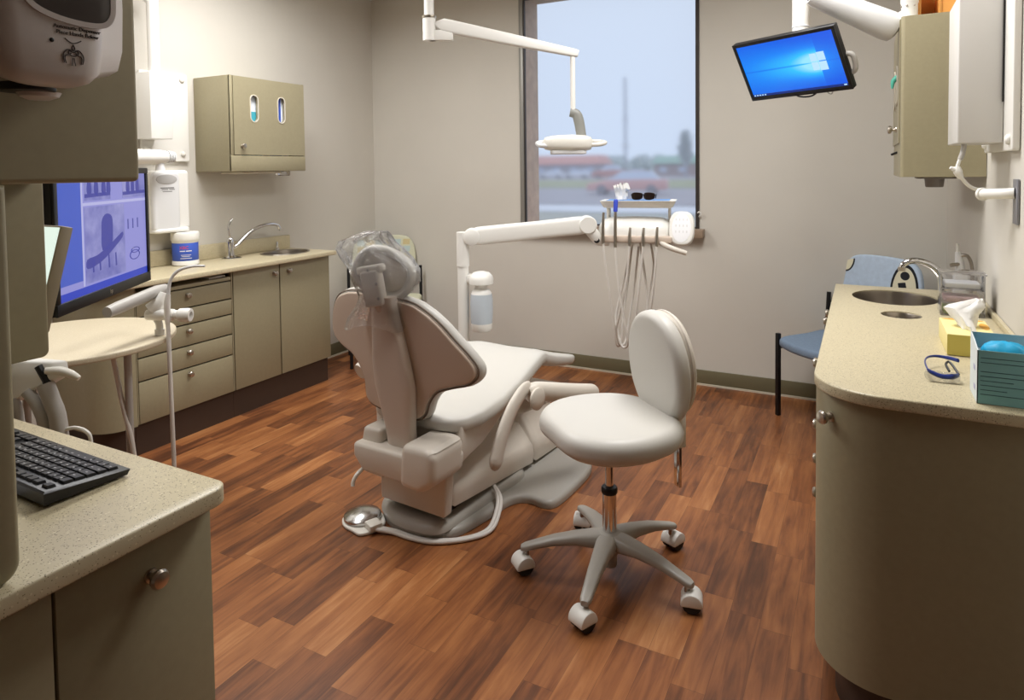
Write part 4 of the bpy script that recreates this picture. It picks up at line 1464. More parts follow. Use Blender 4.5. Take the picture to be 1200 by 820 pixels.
# armrests
def arm(s, pts, pad, name='armrest'):
    a = nb()
    tube(a, [(s*x, y, z) for x, y, z in pts], [0.042, 0.041, 0.038, 0.037, 0.034, 0.028], 18, 5, flat=0.5, up=(0, 1, 0.6))
    ball(a, (s*pts[0][0], pts[0][1], pts[0][2]), 0.042, (0.5, 1, 1))
    o = part(r, name, a, M_dental, False, angle=60)
    a = nb()
    lathe(a, [(0.040, -0.012), (0.047, -0.006), (0.048, 0.004), (0.040, 0.010), (0.012, 0.013)], 28, frame((s*(pts[-1][0]+0.050), pts[-1][1]-0.01, pts[-1][2]-0.040), (s, -0.15, 0)))
    part(o, 'pivot_cap', a, M_dental, False)
    a = nb()
    tube(a, [(s*x, y, z) for x, y, z in pad], [0.036, 0.042, 0.043, 0.043, 0.040, 0.025], 18, 4, flat=0.8, up=(0, 0, 1))
    part(o, 'arm_pad', a, M_dental, False)
arm(1, [(0.300, 0.185, 0.290), (0.302, 0.225, 0.370), (0.305, 0.290, 0.450), (0.305, 0.350, 0.490), (0.305, 0.400, 0.512), (0.305, 0.440, 0.515)],
    [(0.305, 0.43, 0.490), (0.325, 0.47, 0.492), (0.365, 0.54, 0.475), (0.415, 0.64, 0.450), (0.460, 0.74, 0.430), (0.475, 0.77, 0.425)])
arm(-1, [(0.300, 0.185, 0.290), (0.302, 0.225, 0.370), (0.305, 0.290, 0.450), (0.305, 0.330, 0.500), (0.305, 0.360, 0.53), (0.305, 0.380, 0.54)],
    [(0.362, 0.100, 0.572), (0.358, 0.13, 0.580), (0.335, 0.22, 0.575), (0.325, 0.30, 0.565), (0.315, 0.36, 0.555), (0.31, 0.40, 0.55)])
# clear bag over the headrest
t = nb()
rings = []
for i, (z, a_, b_, cx_, cy_) in enumerate(((0.862, 0.125, 0.076, -0.045, -0.128), (0.895, 0.112, 0.066, -0.038, -0.130), (0.94, 0.090, 0.058, -0.022, -0.135), (0.975, 0.090, 0.064, -0.008, -0.132), (1.005, 0.115, 0.075, 0.004, -0.125), (1.04, 0.136, 0.082, 0.004, -0.115), (1.08, 0.144, 0.088, -0.010, -0.112), (1.12, 0.148, 0.088, -0.042, -0.112), (1.155, 0.140, 0.080, -0.075, -0.115), (1.185, 0.115, 0.064, -0.085, -0.118), (1.210, 0.075, 0.045, -0.060, -0.120), (1.228, 0.040, 0.022, -0.03, -0.120))):
    ring = []
    for k in range(72):
        a = 2*PI*k/72
        lx, ly = a_*math.cos(a), b_*math.sin(a)
        v = Vector((cx_+lx*math.cos(rad(18))-ly*math.sin(rad(18)), cy_+lx*math.sin(rad(18))+ly*math.cos(rad(18)), z))
        n = noise.noise(Vector((math.cos(a)*4, math.sin(a)*4, z*16)))*0.013 + noise.noise(Vector((math.cos(a)*11, math.sin(a)*11, z*40)))*0.006
        v += Vector((math.cos(a), math.sin(a), 0.25))*n
        if i == 0:
            v.z += 0.015*math.sin(a*3)
        ring.append(v)
    rings.append(ring)
loft(t, rings, False, True)
t.transform(Matrix.Translation((-1.6175, 2.156, 0)) @ Matrix.Rotation(rad(-4), 4, 'Z'))
single('headrest_bag', t, M_bag, 'clear crinkled plastic bag pulled over the dental chair headrest', 'plastic bag', angle=180)

# foot pedal with its hose
r = thing('foot_pedal', 'round chrome foot pedal on the floor with a grey hose to the dental chair', 'foot pedal', (-1.845, 2.135, 0))
t = nb()
Mf = Matrix.Translation((-1.845, 2.135, 0)) @ Matrix.Rotation(rad(-25), 4, 'Z')
pillow(t, smoothpoly([(-0.085, 0.0), (-0.06, -0.06), (0.0, -0.085), (0.06, -0.075), (0.11, -0.06), (0.12, 0.0), (0.09, 0.06), (0.0, 0.085), (-0.06, 0.06)], 5), 0, 0.014, 0.006, M=Mf)
part(r, 'base', t, M_enamel)
t = nb()
lathe(t, [(0.074, 0.016), (0.077, 0.018), (0.077, 0.028), (0.072, 0.034), (0.03, 0.047), (0.006, 0.050)], 48, Mf)
part(r, 'disc', t, M_satin)
t = nb()
bx(t, 0.075, 0.135, -0.028, 0.028, 0.012, 0.040, 0.006, M=Mf)
part(r, 'valve', t, M_enamel)
t = nb()
for q_ in (0, 1):
    o_ = q_*0.014
    tube(t, [(-1.735, 2.09-o_, 0.02), (-1.66, 2.115-o_, 0.012), (-1.57, 2.115-o_, 0.010), (-1.47, 2.135-o_, 0.010), (-1.38+o_, 2.20, 0.010), (-1.330+o_, 2.29, 0.014), (-1.340+o_, 2.38, 0.050), (-1.375+o_, 2.45, 0.070), (-1.41, 2.485, 0.09)], 0.0085, 10, 6)
part(r, 'hose', t, M_hose)

# ------------------------------------------------------------------ delivery unit
r = du = thing('delivery_unit', 'white dental delivery unit on a post with jointed arm and hanging instrument hoses', 'delivery unit', (-1.955, 3.13, 0))
t = nb()
tube(t, [(-1.955, 3.13, 0.02), (-1.955, 3.13, 0.93)], 0.031, 24)
tube(t, [(-1.955, 3.13, 0.93), (-1.955, 3.13, 1.118)], 0.0345, 24)
pillow(t, ellipse(-1.955, 3.13, 0.07, 0.07), 0, 0.03, 0.008)
part(r, 'post', t, M_white)
A0, A1 = Vector((-1.912, 3.155, 1.092)), Vector((-1.352, 3.46, 1.150))
t = nb()
d_ = (A1-A0).normalized()
rings = []
for u, h, w in ((-0.02, 0.028, 0.030), (0.0, 0.043, 0.036), (0.06, 0.050, 0.038), (0.3, 0.050, 0.036), (0.6, 0.048, 0.036), (0.92, 0.050, 0.036), (1.0, 0.046, 0.034), (1.03, 0.028, 0.026)):
    c0 = A0.lerp(A1, u)
    sd = d_.cross(Vector((0, 0, 1))).normalized()
    up_ = sd.cross(d_)
    rings.append([c0+sd*(w*math.copysign(abs(math.cos(a))**0.5, math.cos(a)))+up_*(h*math.copysign(abs(math.sin(a))**0.5, math.sin(a))) for a in [2*PI*k/24 for k in range(24)]])
loft(t, rings)
am = part(r, 'arm', t, M_white, angle=50)
t = nb()
sd = d_.cross(Vector((0, 0, 1))).normalized()
lathe(t, [(0.040, -0.042), (0.046, -0.038), (0.046, 0.038), (0.040, 0.042)], 28, frame(A0, sd))
part(am, 'joint_cap', t, M_white)
t = nb()
lathe(t, [(0.044, -0.042), (0.050, -0.036), (0.050, 0.036), (0.044, 0.042)], 28, frame(A1, sd))
part(am, 'joint_cap', t, M_white)
t = nb()
tube(t, [A1+Vector((0.0, 0.0, -0.01)), A1+Vector((0.03, 0.015, -0.05)), A1+Vector((0.055, 0.03, -0.085)), A1+Vector((0.10, 0.06, -0.09))], [0.034, 0.032, 0.030, 0.03], 16, 4)
lk = part(r, 'wrist_link', t, M_white)
t = nb()
lathe(t, [(0.016, 0), (0.014, 0.004)], 18, frame(A1+Vector((0.055, 0.002, -0.085)), (0.2, -1, 0.1)))
part(lk, 'plug', t, M_black)
# bottle
t = nb()
Bc = Vector((-1.852, 3.15, 0))
lathe(t, [(0.050, 0.835), (0.066, 0.838), (0.067, 0.862), (0.062, 0.880), (0.045, 0.898), (0.02, 0.905), (0.002, 0.906)], 32, Matrix.Translation(Bc))
bx(t, -0.10, -0.03, -0.035, 0.035, 0.838, 0.884, 0.01, M=Matrix.Translation(Bc))
part(r, 'bottle_holder', t, M_white)
M_frost = make_film('frosted_bottle', (216, 220, 224), 0.72, 0.2)
M_frost = mat('frosted_bottle', (222, 224, 226), 0.3, alpha=1.0)
t = nb()
lathe(t, [(0.026, 0.575), (0.048, 0.578), (0.056, 0.590), (0.058, 0.62), (0.061, 0.69), (0.061, 0.74), (0.056, 0.785), (0.045, 0.803), (0.034, 0.812), (0.034, 0.836)], 32, Matrix.Translation(Bc))
bt = part(r, 'water_bottle', t, M_white)
M_water = mat('bluish_water', (190, 198, 206), 0.2)
t = nb()
lathe(t, [(0.0585, 0.622), (0.0612, 0.66), (0.0622, 0.70), (0.0620, 0.745), (0.0585, 0.782)], 32, Matrix.Translation(Bc), False)
part(bt, 'water_band', t, M_water)

# head of the unit (own frame facing the camera side)
H0 = Vector((-1.12, 3.605, 1.113))
Hm = Matrix.Translation(H0) @ Matrix.Rotation(rad(12), 4, 'Z')
K = 3.72/786
def hp(px, py, dy=0.0):
    return Hm @ Vector(((px-745)*K, dy, (270-py)*K))
t = nb()
rings = []
for x, s in ((-0.205, 0.3), (-0.20, 0.55), (-0.18, 0.85), (-0.14, 1.0), (0.0, 1.05), (0.14, 1.0), (0.17, 0.9), (0.19, 0.6)):
    ring = []
    for k in range(20):
        a = PI*k/19
        ring.append(Hm @ Vector((x, -0.0-0.115*s*math.cos(a), -0.025+0.10*s*math.sin(a)**0.7)))
    rings.append(ring)
loft(t, rings)
hb = part(r, 'head', t, M_white, angle=60)
t = nb()
bx(t, -0.175, 0.20, -0.155, -0.09, -0.052, -0.018, 0.008, M=Hm)
bar = part(r, 'holder_bar', t, M_taupe)
t = nb()
bx(t, 0.0, 0.19, -0.14, 0.08, -0.045, -0.022, 0.008, M=Hm)
part(bar, 'under_tray', t, M_grey)
hpz = [(711, 247, 278), (725, 232, 282), (741, 264, 280), (756, 264, 280), (771, 263, 280)]
M_bluetip = mat('blue_tip', (62, 82, 200), 0.4)
for i, (px, p0, p1) in enumerate(hpz):
    t = nb()
    tube(t, [hp(px+0.5, p0, -0.150), hp(px, (p0+p1)/2, -0.158), hp(px, p1, -0.162), hp(px, p1+5, -0.165)], [0.006, 0.0085, 0.0095, 0.006], 12, 3)
    h = part(r, 'handpiece', t, M_steel)
    if i == 1:
        t = nb()
        tube(t, [hp(px+0.5, 232, -0.150), hp(px+0.5, 234, -0.150), hp(px, 246, -0.151)], [0.008, 0.0125, 0.0115], 12)
        part(h, 'tip', t, M_bluetip, label='blue tip')
hoses = [[(711.5, 282), (713, 303), (717, 335), (720.5, 367), (723, 395), (725.5, 404), (728, 398), (730, 370), (735, 330), (739, 290)],
         [(725, 286), (726.5, 310), (730, 345), (737, 388), (737.5, 399), (733, 404), (728, 400), (724, 385), (722, 370), (729, 335), (736, 305), (741, 284)],
         [(741, 284), (739.5, 300), (736, 330), (728, 365), (724, 385), (727, 402), (733, 400), (736, 380), (742, 340), (747, 290)],
         [(756, 284), (754, 305), (750, 340), (747, 367), (748, 400), (753, 412), (757, 395), (758, 350), (753, 310), (748, 285)],
         [(771, 284), (769, 310), (766, 340), (763, 361), (760, 390), (757, 408), (755, 395), (759, 350), (765, 315), (761, 285)]]
for i, hh in enumerate(hoses):
    n = len(hh)
    t = nb()
    tube(t, [hp(px, py, -0.165+0.22*(k/(n-1))**1.5) for k, (px, py) in enumerate(hh)], 0.0064, 8, 5)
    part(r, 'instrument_hose', t, M_hose)
# tray over the head
t = nb()
def tr(s, z, e=0.0):
    return [Hm @ Vector((x, y, z)) for x, y in rrect(-0.175-e, 0.205+e, -0.10-e, 0.12+e, 0.03, 5)]
loft(t, [tr(1, 0.130, -0.012), tr(1, 0.133, -0.004), tr(1, 0.165, 0.012), tr(1, 0.168, 0.014), tr(1, 0.166, 0.006), tr(1, 0.148, -0.006)])
ty = part(r, 'tray', t, M_white, angle=50)
t = nb()
bx(t, -0.16, -0.145, -0.02, 0.06, 0.03, 0.135, 0.004, M=Hm)
bx(t, 0.175, 0.188, -0.02, 0.06, 0.0, 0.135, 0.004, M=Hm)
part(r, 'tray_support', t, M_white)
# touch pad and handle
t = nb()
Mp = Matrix.Translation(hp(797.5, 265, -0.10)) @ Matrix.Rotation(rad(6), 4, 'Z') @ Matrix.Rotation(rad(76), 4, 'X')
pillow(t, [(0.066*math.copysign(abs(math.cos(a))**0.7, math.cos(a)), 0.092*math.copysign(abs(math.sin(a))**0.7, math.sin(a))) for a in [2*PI*k/40 for k in range(40)]], -0.03, 0.012, 0.012, M=Mp)
pd = part(r, 'control_pad', t, M_white)
M_padface = mat('white_pad_face', (246, 246, 248), 0.4)  # plain near-white face, no emission
t = nb()
pillow(t, ellipse(0, 0, 0.05, 0.078), 0.011, 0.0135, 0.001, M=Mp)
pf = part(pd, 'pad_face', t, M_padface)
t = nb()
for yy in (0.045, 0.012, -0.02):
    for xx in (-0.028, -0.009, 0.010, 0.029):
        bx(t, xx-0.003, xx+0.003, yy-0.006, yy+0.006, 0.0134, 0.0142, 0.0, M=Mp)
part(pd, 'key_markings', t, M_cover)
t = nb()
tube(t, [hp(772, 279, -0.13), hp(780, 283, -0.16), hp(790, 287, -0.17), hp(803, 291, -0.17)], [0.012, 0.014, 0.014, 0.012], 14, 4)
part(r, 'handle', t, M_dental)
# things on the tray
M_tb = mat('blue_tray_paper', (120, 160, 216), 0.7)
t = nb()
prism(t, [(v.x, v.y) for v in [Hm @ Vector((x, y, 0)) for x, y in rrect(-0.155, 0.185, -0.092, 0.105, 0.02, 4)]], H0.z+0.1685, H0.z+0.1705)
single('tray_paper', t, M_tb, 'blue paper liner lying on the white instrument tray', 'paper')
TZ = H0.z+0.171
M_dark_lens = mat('dark_brown_lens', (34, 24, 20), 0.12)
r2 = thing('sunglasses', 'dark sunglasses lying on the blue paper of the instrument tray', 'sunglasses', Hm @ Vector((0.04, 0.0, 0.171)))
for s in (-1, 1):
    t = nb()
    Ml = Hm @ Matrix.Translation((0.042+s*0.033, -0.02, 0.171+0.021)) @ Matrix.Rotation(rad(80), 4, 'X')
    pillow(t, smoothpoly([(-0.030, 0.010), (-0.020, 0.019), (0.012, 0.019), (0.030, 0.012), (0.028, -0.012), (0.010, -0.020), (-0.018, -0.020), (-0.030, -0.008)], 4), -0.002, 0.002, 0.0015, M=Ml)
    part(r2, 'lens', t, M_dark_lens)
    t = nb()
    tube(t, [Hm @ Vector((0.042+s*0.064, -0.02, 0.198)), Hm @ Vector((0.042+s*0.066, 0.04, 0.200)), Hm @ Vector((0.042+s*0.060, 0.085, 0.176))], 0.003, 8, 4)
    part(r2, 'temple', t, M_black)
t = nb(); tube(t, [Hm @ Vector((0.036, -0.022, 0.197)), Hm @ Vector((0.042, -0.024, 0.200)), Hm @ Vector((0.048, -0.022, 0.197))], 0.003, 8, 3)
part(r2, 'bridge', t, M_black)
t = nb()
rings = []
rnd = random.Random(2)
for i, (z, rr) in enumerate(((0.001, 0.030), (0.02, 0.034), (0.045, 0.032), (0.062, 0.038), (0.078, 0.030))):
    rings.append([Hm @ Vector((-0.078+rr*math.cos(2*PI*k/22)*(1+0.35*rnd.uniform(-1, 1)*(i > 1)), 0.0+rr*0.8*math.sin(2*PI*k/22)*(1+0.3*rnd.uniform(-1, 1)), 0.1715+z+0.02*rnd.uniform(-1, 1)*(i > 2))) for k in range(22)])
loft(t, rings, True, False)
single('crumpled_tissue', t, M_paper, 'crumpled white tissue standing on the instrument tray beside the sunglasses', 'tissue', angle=20)

# ------------------------------------------------------------------ overhead dental light
r = thing('ceiling_dental_light', 'white dental lamp hanging on a jointed arm before the window', 'dental lamp', (-2.046, 2.972, 2.15))
t = nb(); tube(t, [(-2.046, 2.972, 2.27), (-2.046, 2.972, ZC-0.001)], 0.0255, 24)
part(r, 'pole', t, M_white)
t = nb()
lathe(t, [(0.036, 0), (0.038, 0.004), (0.038, 0.012), (0.030, 0.016)], 28, Matrix.Translation((-2.046, 2.972, 2.262)))
part(r, 'collar', t, M_nickel)
t = nb()
tube(t, [(-2.046, 2.972, 2.145), (-2.046, 2.972, 2.268)], 0.034, 24)
dl = (Vector((-1.39, 3.39, 0))-Vector((-2.046, 2.972, 0))).normalized()
bx(t, 0.0, 0.125, -0.022, 0.022, 0, 0.055, 0.006, M=Matrix(((dl.x, -dl.y, 0, -2.046), (dl.y, dl.x, 0, 2.972), (0, 0, 1, 2.145), (0, 0, 0, 1))))
part(r, 'knuckle', t, M_white)
P0, P1 = Vector((-2.01, 2.995, 2.232)), Vector((-1.375, 3.40, 2.080))
t = nb()
dd = (P1-P0).normalized()
sd = dd.cross(Vector((0, 0, 1))).normalized()
up_ = sd.cross(dd)
rings = []
for u, h, w in ((-0.012, 0.012, 0.018), (0.04, 0.036, 0.024), (0.10, 0.036, 0.026), (0.6, 0.029, 0.023), (0.97, 0.021, 0.020), (1.0, 0.018, 0.018)):
    c0 = P0.lerp(P1, u)
    rings.append([c0+sd*(w*math.copysign(abs(math.cos(a))**0.4, math.cos(a)))+up_*(h*math.copysign(abs(math.sin(a))**0.4, math.sin(a))) for a in [2*PI*k/20 for k in range(20)]])
loft(t, rings)
part(r, 'arm', t, M_white, angle=50)
t = nb(); tube(t, [(-1.400, 3.385, 2.085), (-1.400, 3.385, 1.775)], 0.0135, 18)
part(r, 'drop_rod', t, M_white)
M_yoke = mat('grey_yoke', (142, 142, 136), 0.4)
t = nb()
tube(t, [(-1.415, 3.378, 1.765), (-1.385, 3.392, 1.755), (-1.372, 3.397, 1.72), (-1.362, 3.40, 1.66), (-1.357, 3.40, 1.62)], [0.024, 0.027, 0.028, 0.027, 0.027], 16, 4, flat=0.7)
part(r, 'yoke', t, M_yoke)
t = nb()
Lm = Matrix.Translation((-1.405, 3.363, 1.595)) @ Matrix.Rotation(rad(27), 4, 'Z') @ Matrix.Diagonal((1.0, 1.0, 1.15, 1))
rings = []
for x, h0, h1, w in ((-0.150, -0.010, 0.015, 0.03), (-0.140, -0.026, 0.030, 0.06), (-0.10, -0.034, 0.038, 0.075), (0.0, -0.038, 0.042, 0.080), (0.075, -0.036, 0.038, 0.075), (0.105, -0.030, 0.030, 0.06), (0.112, -0.018, 0.02, 0.04)):
    rings.append([Lm @ Vector((x, w*math.copysign(abs(math.cos(a))**0.6, math.cos(a)), (h0+h1)/2+(h1-h0)/2*math.copysign(abs(math.sin(a))**0.6, math.sin(a)))) for a in [2*PI*k/24 for k in range(24)]])
loft(t, rings)
part(r, 'lamp_head', t, M_enamel, angle=60)
t = nb()
pillow(t, rrect(-0.11, 0.08, -0.06, 0.06, 0.02), -0.050, -0.030, 0.006, M=Lm)
part(r, 'lamp_lens', t, M_cover)
t = nb()
tube(t, [Lm @ Vector(p) for p in ((0.095, -0.045, -0.008), (0.15, -0.045, -0.006), (0.178, -0.03, 0.0), (0.182, 0.0, 0.004), (0.165, 0.03, 0.008), (0.10, 0.04, 0.012))], 0.012, 12, 4)
part(r, 'handle', t, M_enamel)
t = nb()
tube(t, [Lm @ Vector(p) for p in ((-0.13, -0.05, -0.01), (-0.165, -0.045, -0.008), (-0.178, -0.02, 0.0), (-0.178, 0.01, 0.004), (-0.16, 0.035, 0.008), (-0.12, 0.04, 0.01))], 0.013, 12, 4)
part(r, 'handle', t, M_cover)

# ------------------------------------------------------------------ rolling stool (own frame: y towards its front)
r = thing('rolling_stool', 'off white vinyl rolling stool with oval back on a five arm base', 'stool', (-0.80, 2.246, 0), rad(138.6))
t = nb()
sp = smoothpoly([(0.0, 0.225), (0.13, 0.215), (0.225, 0.13), (0.255, 0.0), (0.225, -0.13), (0.14, -0.215), (0.0, -0.24), (-0.14, -0.215), (-0.225, -0.13), (-0.255, 0.0), (-0.225, 0.13), (-0.13, 0.215)], 6)
pillow(t, sp, 0.502, 0.585, 0.042, 7, dome=0.006, r0=0.03)
part(r, 'seat', t, M_vinylw, False, angle=80)
t = nb()
pillow(t, [(x*0.86, y*0.86) for x, y in sp], 0.488, 0.510, 0.008)
part(r, 'seat_pan', t, M_dental, False)
t = nb()
Ms = Matrix.Translation((0.0, -0.225, 0.735)) @ Matrix.Rotation(rad(-5), 4, 'X') @ Matrix.Rotation(rad(-90), 4, 'X')
ob = [(0.172*math.copysign(abs(math.cos(a))**0.9, math.cos(a)), 0.205*math.copysign(abs(math.sin(a))**0.95, math.sin(a))) for a in [2*PI*k/56 for k in range(56)]]
pillow(t, ob, -0.005, 0.052, 0.03, 6, dome=0.006, r0=0.012, M=Ms)
bk = part(r, 'backrest', t, M_vinylw, False, angle=80)
t = nb()
pillow(t, [(x*0.93, y*0.93-0.01) for x, y in ob], -0.045, -0.004, 0.025, 5, M=Ms @ Matrix.Rotation(PI, 4, 'X') @ Matrix.Translation((0, 0, 0.0)) if False else Ms)
part(bk, 'rear_cushion', t, M_dental, False, angle=80)
t = nb()
bx(t, -0.045, 0.045, -0.29, -0.10, 0.462, 0.492, 0.004)
bx(t, -0.040, 0.040, -0.30, -0.268, 0.43, 0.56, 0.005)
bkt = part(r, 'back_bracket', t, M_dental, False)
t = nb()
for zz in (0.455, 0.475):
    lathe(t, [(0.007, 0), (0.006, 0.003)], 12, frame((0.041, -0.283, zz), (1, 0, 0)))
part(bkt, 'bolt', t, M_nickel, False)
t = nb()
bx(t, -0.017, 0.017, -0.296, -0.284, 0.27, 0.70, 0.002)
part(r, 'back_bar', t, M_chrome, False)
t = nb()
tube(t, [(-0.06, -0.12, 0.47), (0.10, -0.17, 0.44), (0.16, -0.20, 0.40)], 0.005, 8, 3)
part(r, 'height_lever', t, M_chrome, False)
t = nb()
lathe(t, [(0.0255, 0.10), (0.0255, 0.305)], 28)
part(r, 'gas_column', t, M_chrome, False)
t = nb()
lathe(t, [(0.0265, 0.298), (0.029, 0.302), (0.029, 0.318), (0.026, 0.322)], 28)
part(r, 'collar', t, M_black, False)
t = nb()
lathe(t, [(0.0155, 0.43), (0.017, 0.43), (0.017, 0.436), (0.0155, 0.436)], 20)
part(r, 'piston_ring', t, M_black, False)
t = nb()
lathe(t, [(0.0145, 0.315), (0.0145, 0.49)], 24)
part(r, 'piston', t, M_chrome, False)
t = nb()
lathe(t, [(0.024, 0.035), (0.026, 0.04), (0.026, 0.075), (0.034, 0.085), (0.044, 0.10), (0.046, 0.135), (0.040, 0.158), (0.028, 0.163)], 28)
hub = part(r, 'hub', t, M_greyd, False)
M_sleeve = mat('brown_sleeve', (120, 84, 60), 0.3, 0.6)
world_ang = [rad(a) for a in (203, 275, 347, 59, 131)]
for wa in world_ang:
    a = wa - rad(138.6)
    Ma = Matrix.Rotation(a, 4, 'Z')
    t = nb()
    rings = []
    for u, w, zt, h in ((0.02, 0.036, 0.160, 0.060), (0.06, 0.036, 0.158, 0.054), (0.12, 0.030, 0.150, 0.040), (0.20, 0.025, 0.134, 0.030), (0.27, 0.021, 0.113, 0.025), (0.305, 0.019, 0.102, 0.024), (0.320, 0.012, 0.096, 0.019)):
        rings.append([(u, w*math.copysign(abs(math.cos(b))**0.6, math.cos(b)), zt-h/2+h/2*math.copysign(abs(math.sin(b))**0.6, math.sin(b))) for b in [2*PI*k/16 for k in range(16)]])
    loft(t, rings)
    t.transform(Ma)
    lg = part(r, 'leg', t, M_greyd, False, angle=50)
    rt = Ma @ Matrix.Translation((0.300, 0, 0)) @ Matrix.Rotation(rnd.uniform(-0.9, 0.9), 4, 'Z')
    t = nb()
    tube(t, [(0, 0, 0.045), (0, 0, 0.090)], 0.0095, 12)
    t.transform(rt)
    cs = part(lg, 'caster_stem', t, M_steel, False)
    t = nb()
    for s in (-1, 1):
        lathe(t, [(0.010, -0.0105), (0.024, -0.0105), (0.0265, -0.007), (0.0265, 0.007), (0.024, 0.0105), (0.010, 0.0105)], 24, frame((0.012, s*0.0155, 0.0268), (0, 1, 0)))
    t.transform(rt @ Matrix.Diagonal((1.18, 1.18, 1.18, 1)))
    part(lg, 'caster_wheel', t, M_rubber, False)
    t = nb()
    # hood: an arc shell over both wheels
    pr = [(0.012+0.030*math.cos(b), 0.0268+0.030*math.sin(b)) for b in [rad(-12+k*204/20) for k in range(21)]]
    prism(t, pr, -0.0285, 0.0285, Matrix(((1, 0, 0, 0), (0, 0, -1, 0), (0, 1, 0, 0), (0, 0, 0, 1))), 0.004, 2)
    t.transform(rt @ Matrix.Diagonal((1.18, 1.18, 1.18, 1)))
    part(lg, 'caster_hood', t, M_white, False, angle=40)

# ------------------------------------------------------------------ waiting chairs in both corners
def waiting_chair(label, loc, rz, seat_m, back_m, pattern):
    r = thing('waiting_chair', label, 'chair', loc, rz)
    a = nb()
    pillow(a, smoothpoly([(-0.245, -0.21), (0.245, -0.21), (0.262, 0.0), (0.25, 0.19), (0.17, 0.255), (0.0, 0.285), (-0.17, 0.255), (-0.25, 0.19), (-0.262, 0.0)], 5), 0.415, 0.468, 0.02, 4, dome=0.008)
    part(r, 'seat', a, seat_m, False, angle=70)
    a = nb()
    MB = Matrix.Translation((0, -0.245, 0)) @ Matrix.Rotation(rad(6), 4, 'X') @ Matrix(((-1, 0, 0, 0), (0, 0, 1, 0), (0, 1, 0, 0), (0, 0, 0, 1)))
    pillow(a, smoothpoly([(-0.225, 0.60), (0.225, 0.60), (0.25, 0.66), (0.252, 0.80), (0.215, 0.90), (0.12, 0.935), (-0.12, 0.935), (-0.215, 0.90), (-0.252, 0.80), (-0.25, 0.66)], 5), -0.005, 0.030, 0.012, 4, M=MB)
    bkk = part(r, 'backrest', a, back_m, False, angle=70)
    pattern(bkk, MB)
    for sx in (-1, 1):
        a = nb()
        bx(a, sx*0.262-0.012, sx*0.262+0.012, 0.19, 0.214, 0.0, 0.485, 0.003)
        part(r, 'leg', a, M_black, False)
        a = nb()
        tube(a, [(sx*0.285, -0.19, 0.0), (sx*0.285, -0.205, 0.45), (sx*0.285, -0.222, 0.69)], 0.0125, 10)
        part(r, 'leg', a, M_black, False)
        a = nb()
        bx(a, sx*0.262-0.010, sx*0.262+0.010, -0.205, 0.20, 0.395, 0.417, 0.003)
        part(r, 'side_rail', a, M_black, False)
    a = nb()
    tube(a, [(-0.285, -0.225, 0.635), (-0.25, -0.25, 0.63), (0.25, -0.25, 0.63), (0.285, -0.225, 0.635)], 0.009, 8)
    bx(a, -0.26, 0.26, 0.10, 0.12, 0.395, 0.415, 0.003)
    part(r, 'crossbar', a, M_black, False)
    return r
M_navy = mat('slate_blue_fabric', (130, 150, 174), 0.85, var=0.06, vscale=90)
M_sky = mat('pale_blue_fabric', (188, 206, 226), 0.85, var=0.06, vscale=40)
M_cream = mat('cream_print', (226, 220, 192), 0.85)
M_blk = mat('black_print', (30, 32, 38), 0.85)
def pat_oval(bkk, MB):
    a, c = nb(), nb()
    for (cx_, cz_, ra, rb_, w) in ((0.155, 0.76, 0.085, 0.15, 1), (-0.235, 0.90, 0.06, 0.08, 1), (-0.20, 0.66, 0.05, 0.05, 1)):
        pts = [(cx_+ra*math.cos(2*PI*k/32), cz_+rb_*math.sin(2*PI*k/32)) for k in range(32)]
        pts = [(max(-0.243, min(0.243, x)), max(0.61, min(0.925-max(0, abs(x)-0.12)*0.36, z))) for x, z in pts]
        pts2 = [(cx_+(x-cx_)*0.84, cz_+(z-cz_)*0.88) for x, z in pts]
        # dedupe
        def dd_(p):
            o = []
            for q in p:
                if not o or (abs(q[0]-o[-1][0])+abs(q[1]-o[-1][1])) > 1e-4:
                    o.append(q)
            return o
        prism(a, dd_(pts), 0.0285, 0.0309, MB)
        prism(c, dd_(pts2), 0.0290, 0.0314, MB)
    part(bkk, 'dark_rings', a, M_blk, False)
    part(bkk, 'cream_ovals', c, M_cream, False)
    a = nb()
    prism(a, ellipse(0.155, 0.845, 0.028, 0.024, 20), 0.030, 0.0318, MB)
    prism(a, [(0.16, 0.81), (0.115, 0.80), (0.150, 0.66), (0.205, 0.67)], 0.030, 0.0318, MB)
    part(bkk, 'dark_marks', a, M_blk, False)
M_grn = mat('sage_fabric', (208, 208, 182), 0.85)
M_tan = mat('tan_print', (206, 192, 146), 0.85)
M_pbl = mat('pale_aqua_print', (190, 206, 204), 0.85)
def pat_tiles(bkk, MB):
    a, c = nb(), nb()
    for i in range(6):
        for j in range(5):
            x, z = -0.215+i*0.073, 0.625+j*0.058
            if abs(x+0.03) > 0.20 and z > 0.84:
                continue
            (prism)(a if (i+j) % 2 else c, [(x, z), (x+0.055, z), (x+0.06, z+0.044), (x+0.004, z+0.046)], 0.0295, 0.0309, MB)
    part(bkk, 'tan_tiles', a, M_tan, False)
    part(bkk, 'aqua_tiles', c, M_pbl, False)
waiting_chair('black framed chair with blue seat and black ringed pale blue back beyond the tissue counter', (-0.108, 4.150, 0), rad(140.3), M_navy, M_sky, pat_oval)
waiting_chair('black framed chair with tan and aqua tile patterned back behind the dental chair', (-3.27, 4.105, 0), rad(-140.3), M_grn, M_grn, pat_tiles)
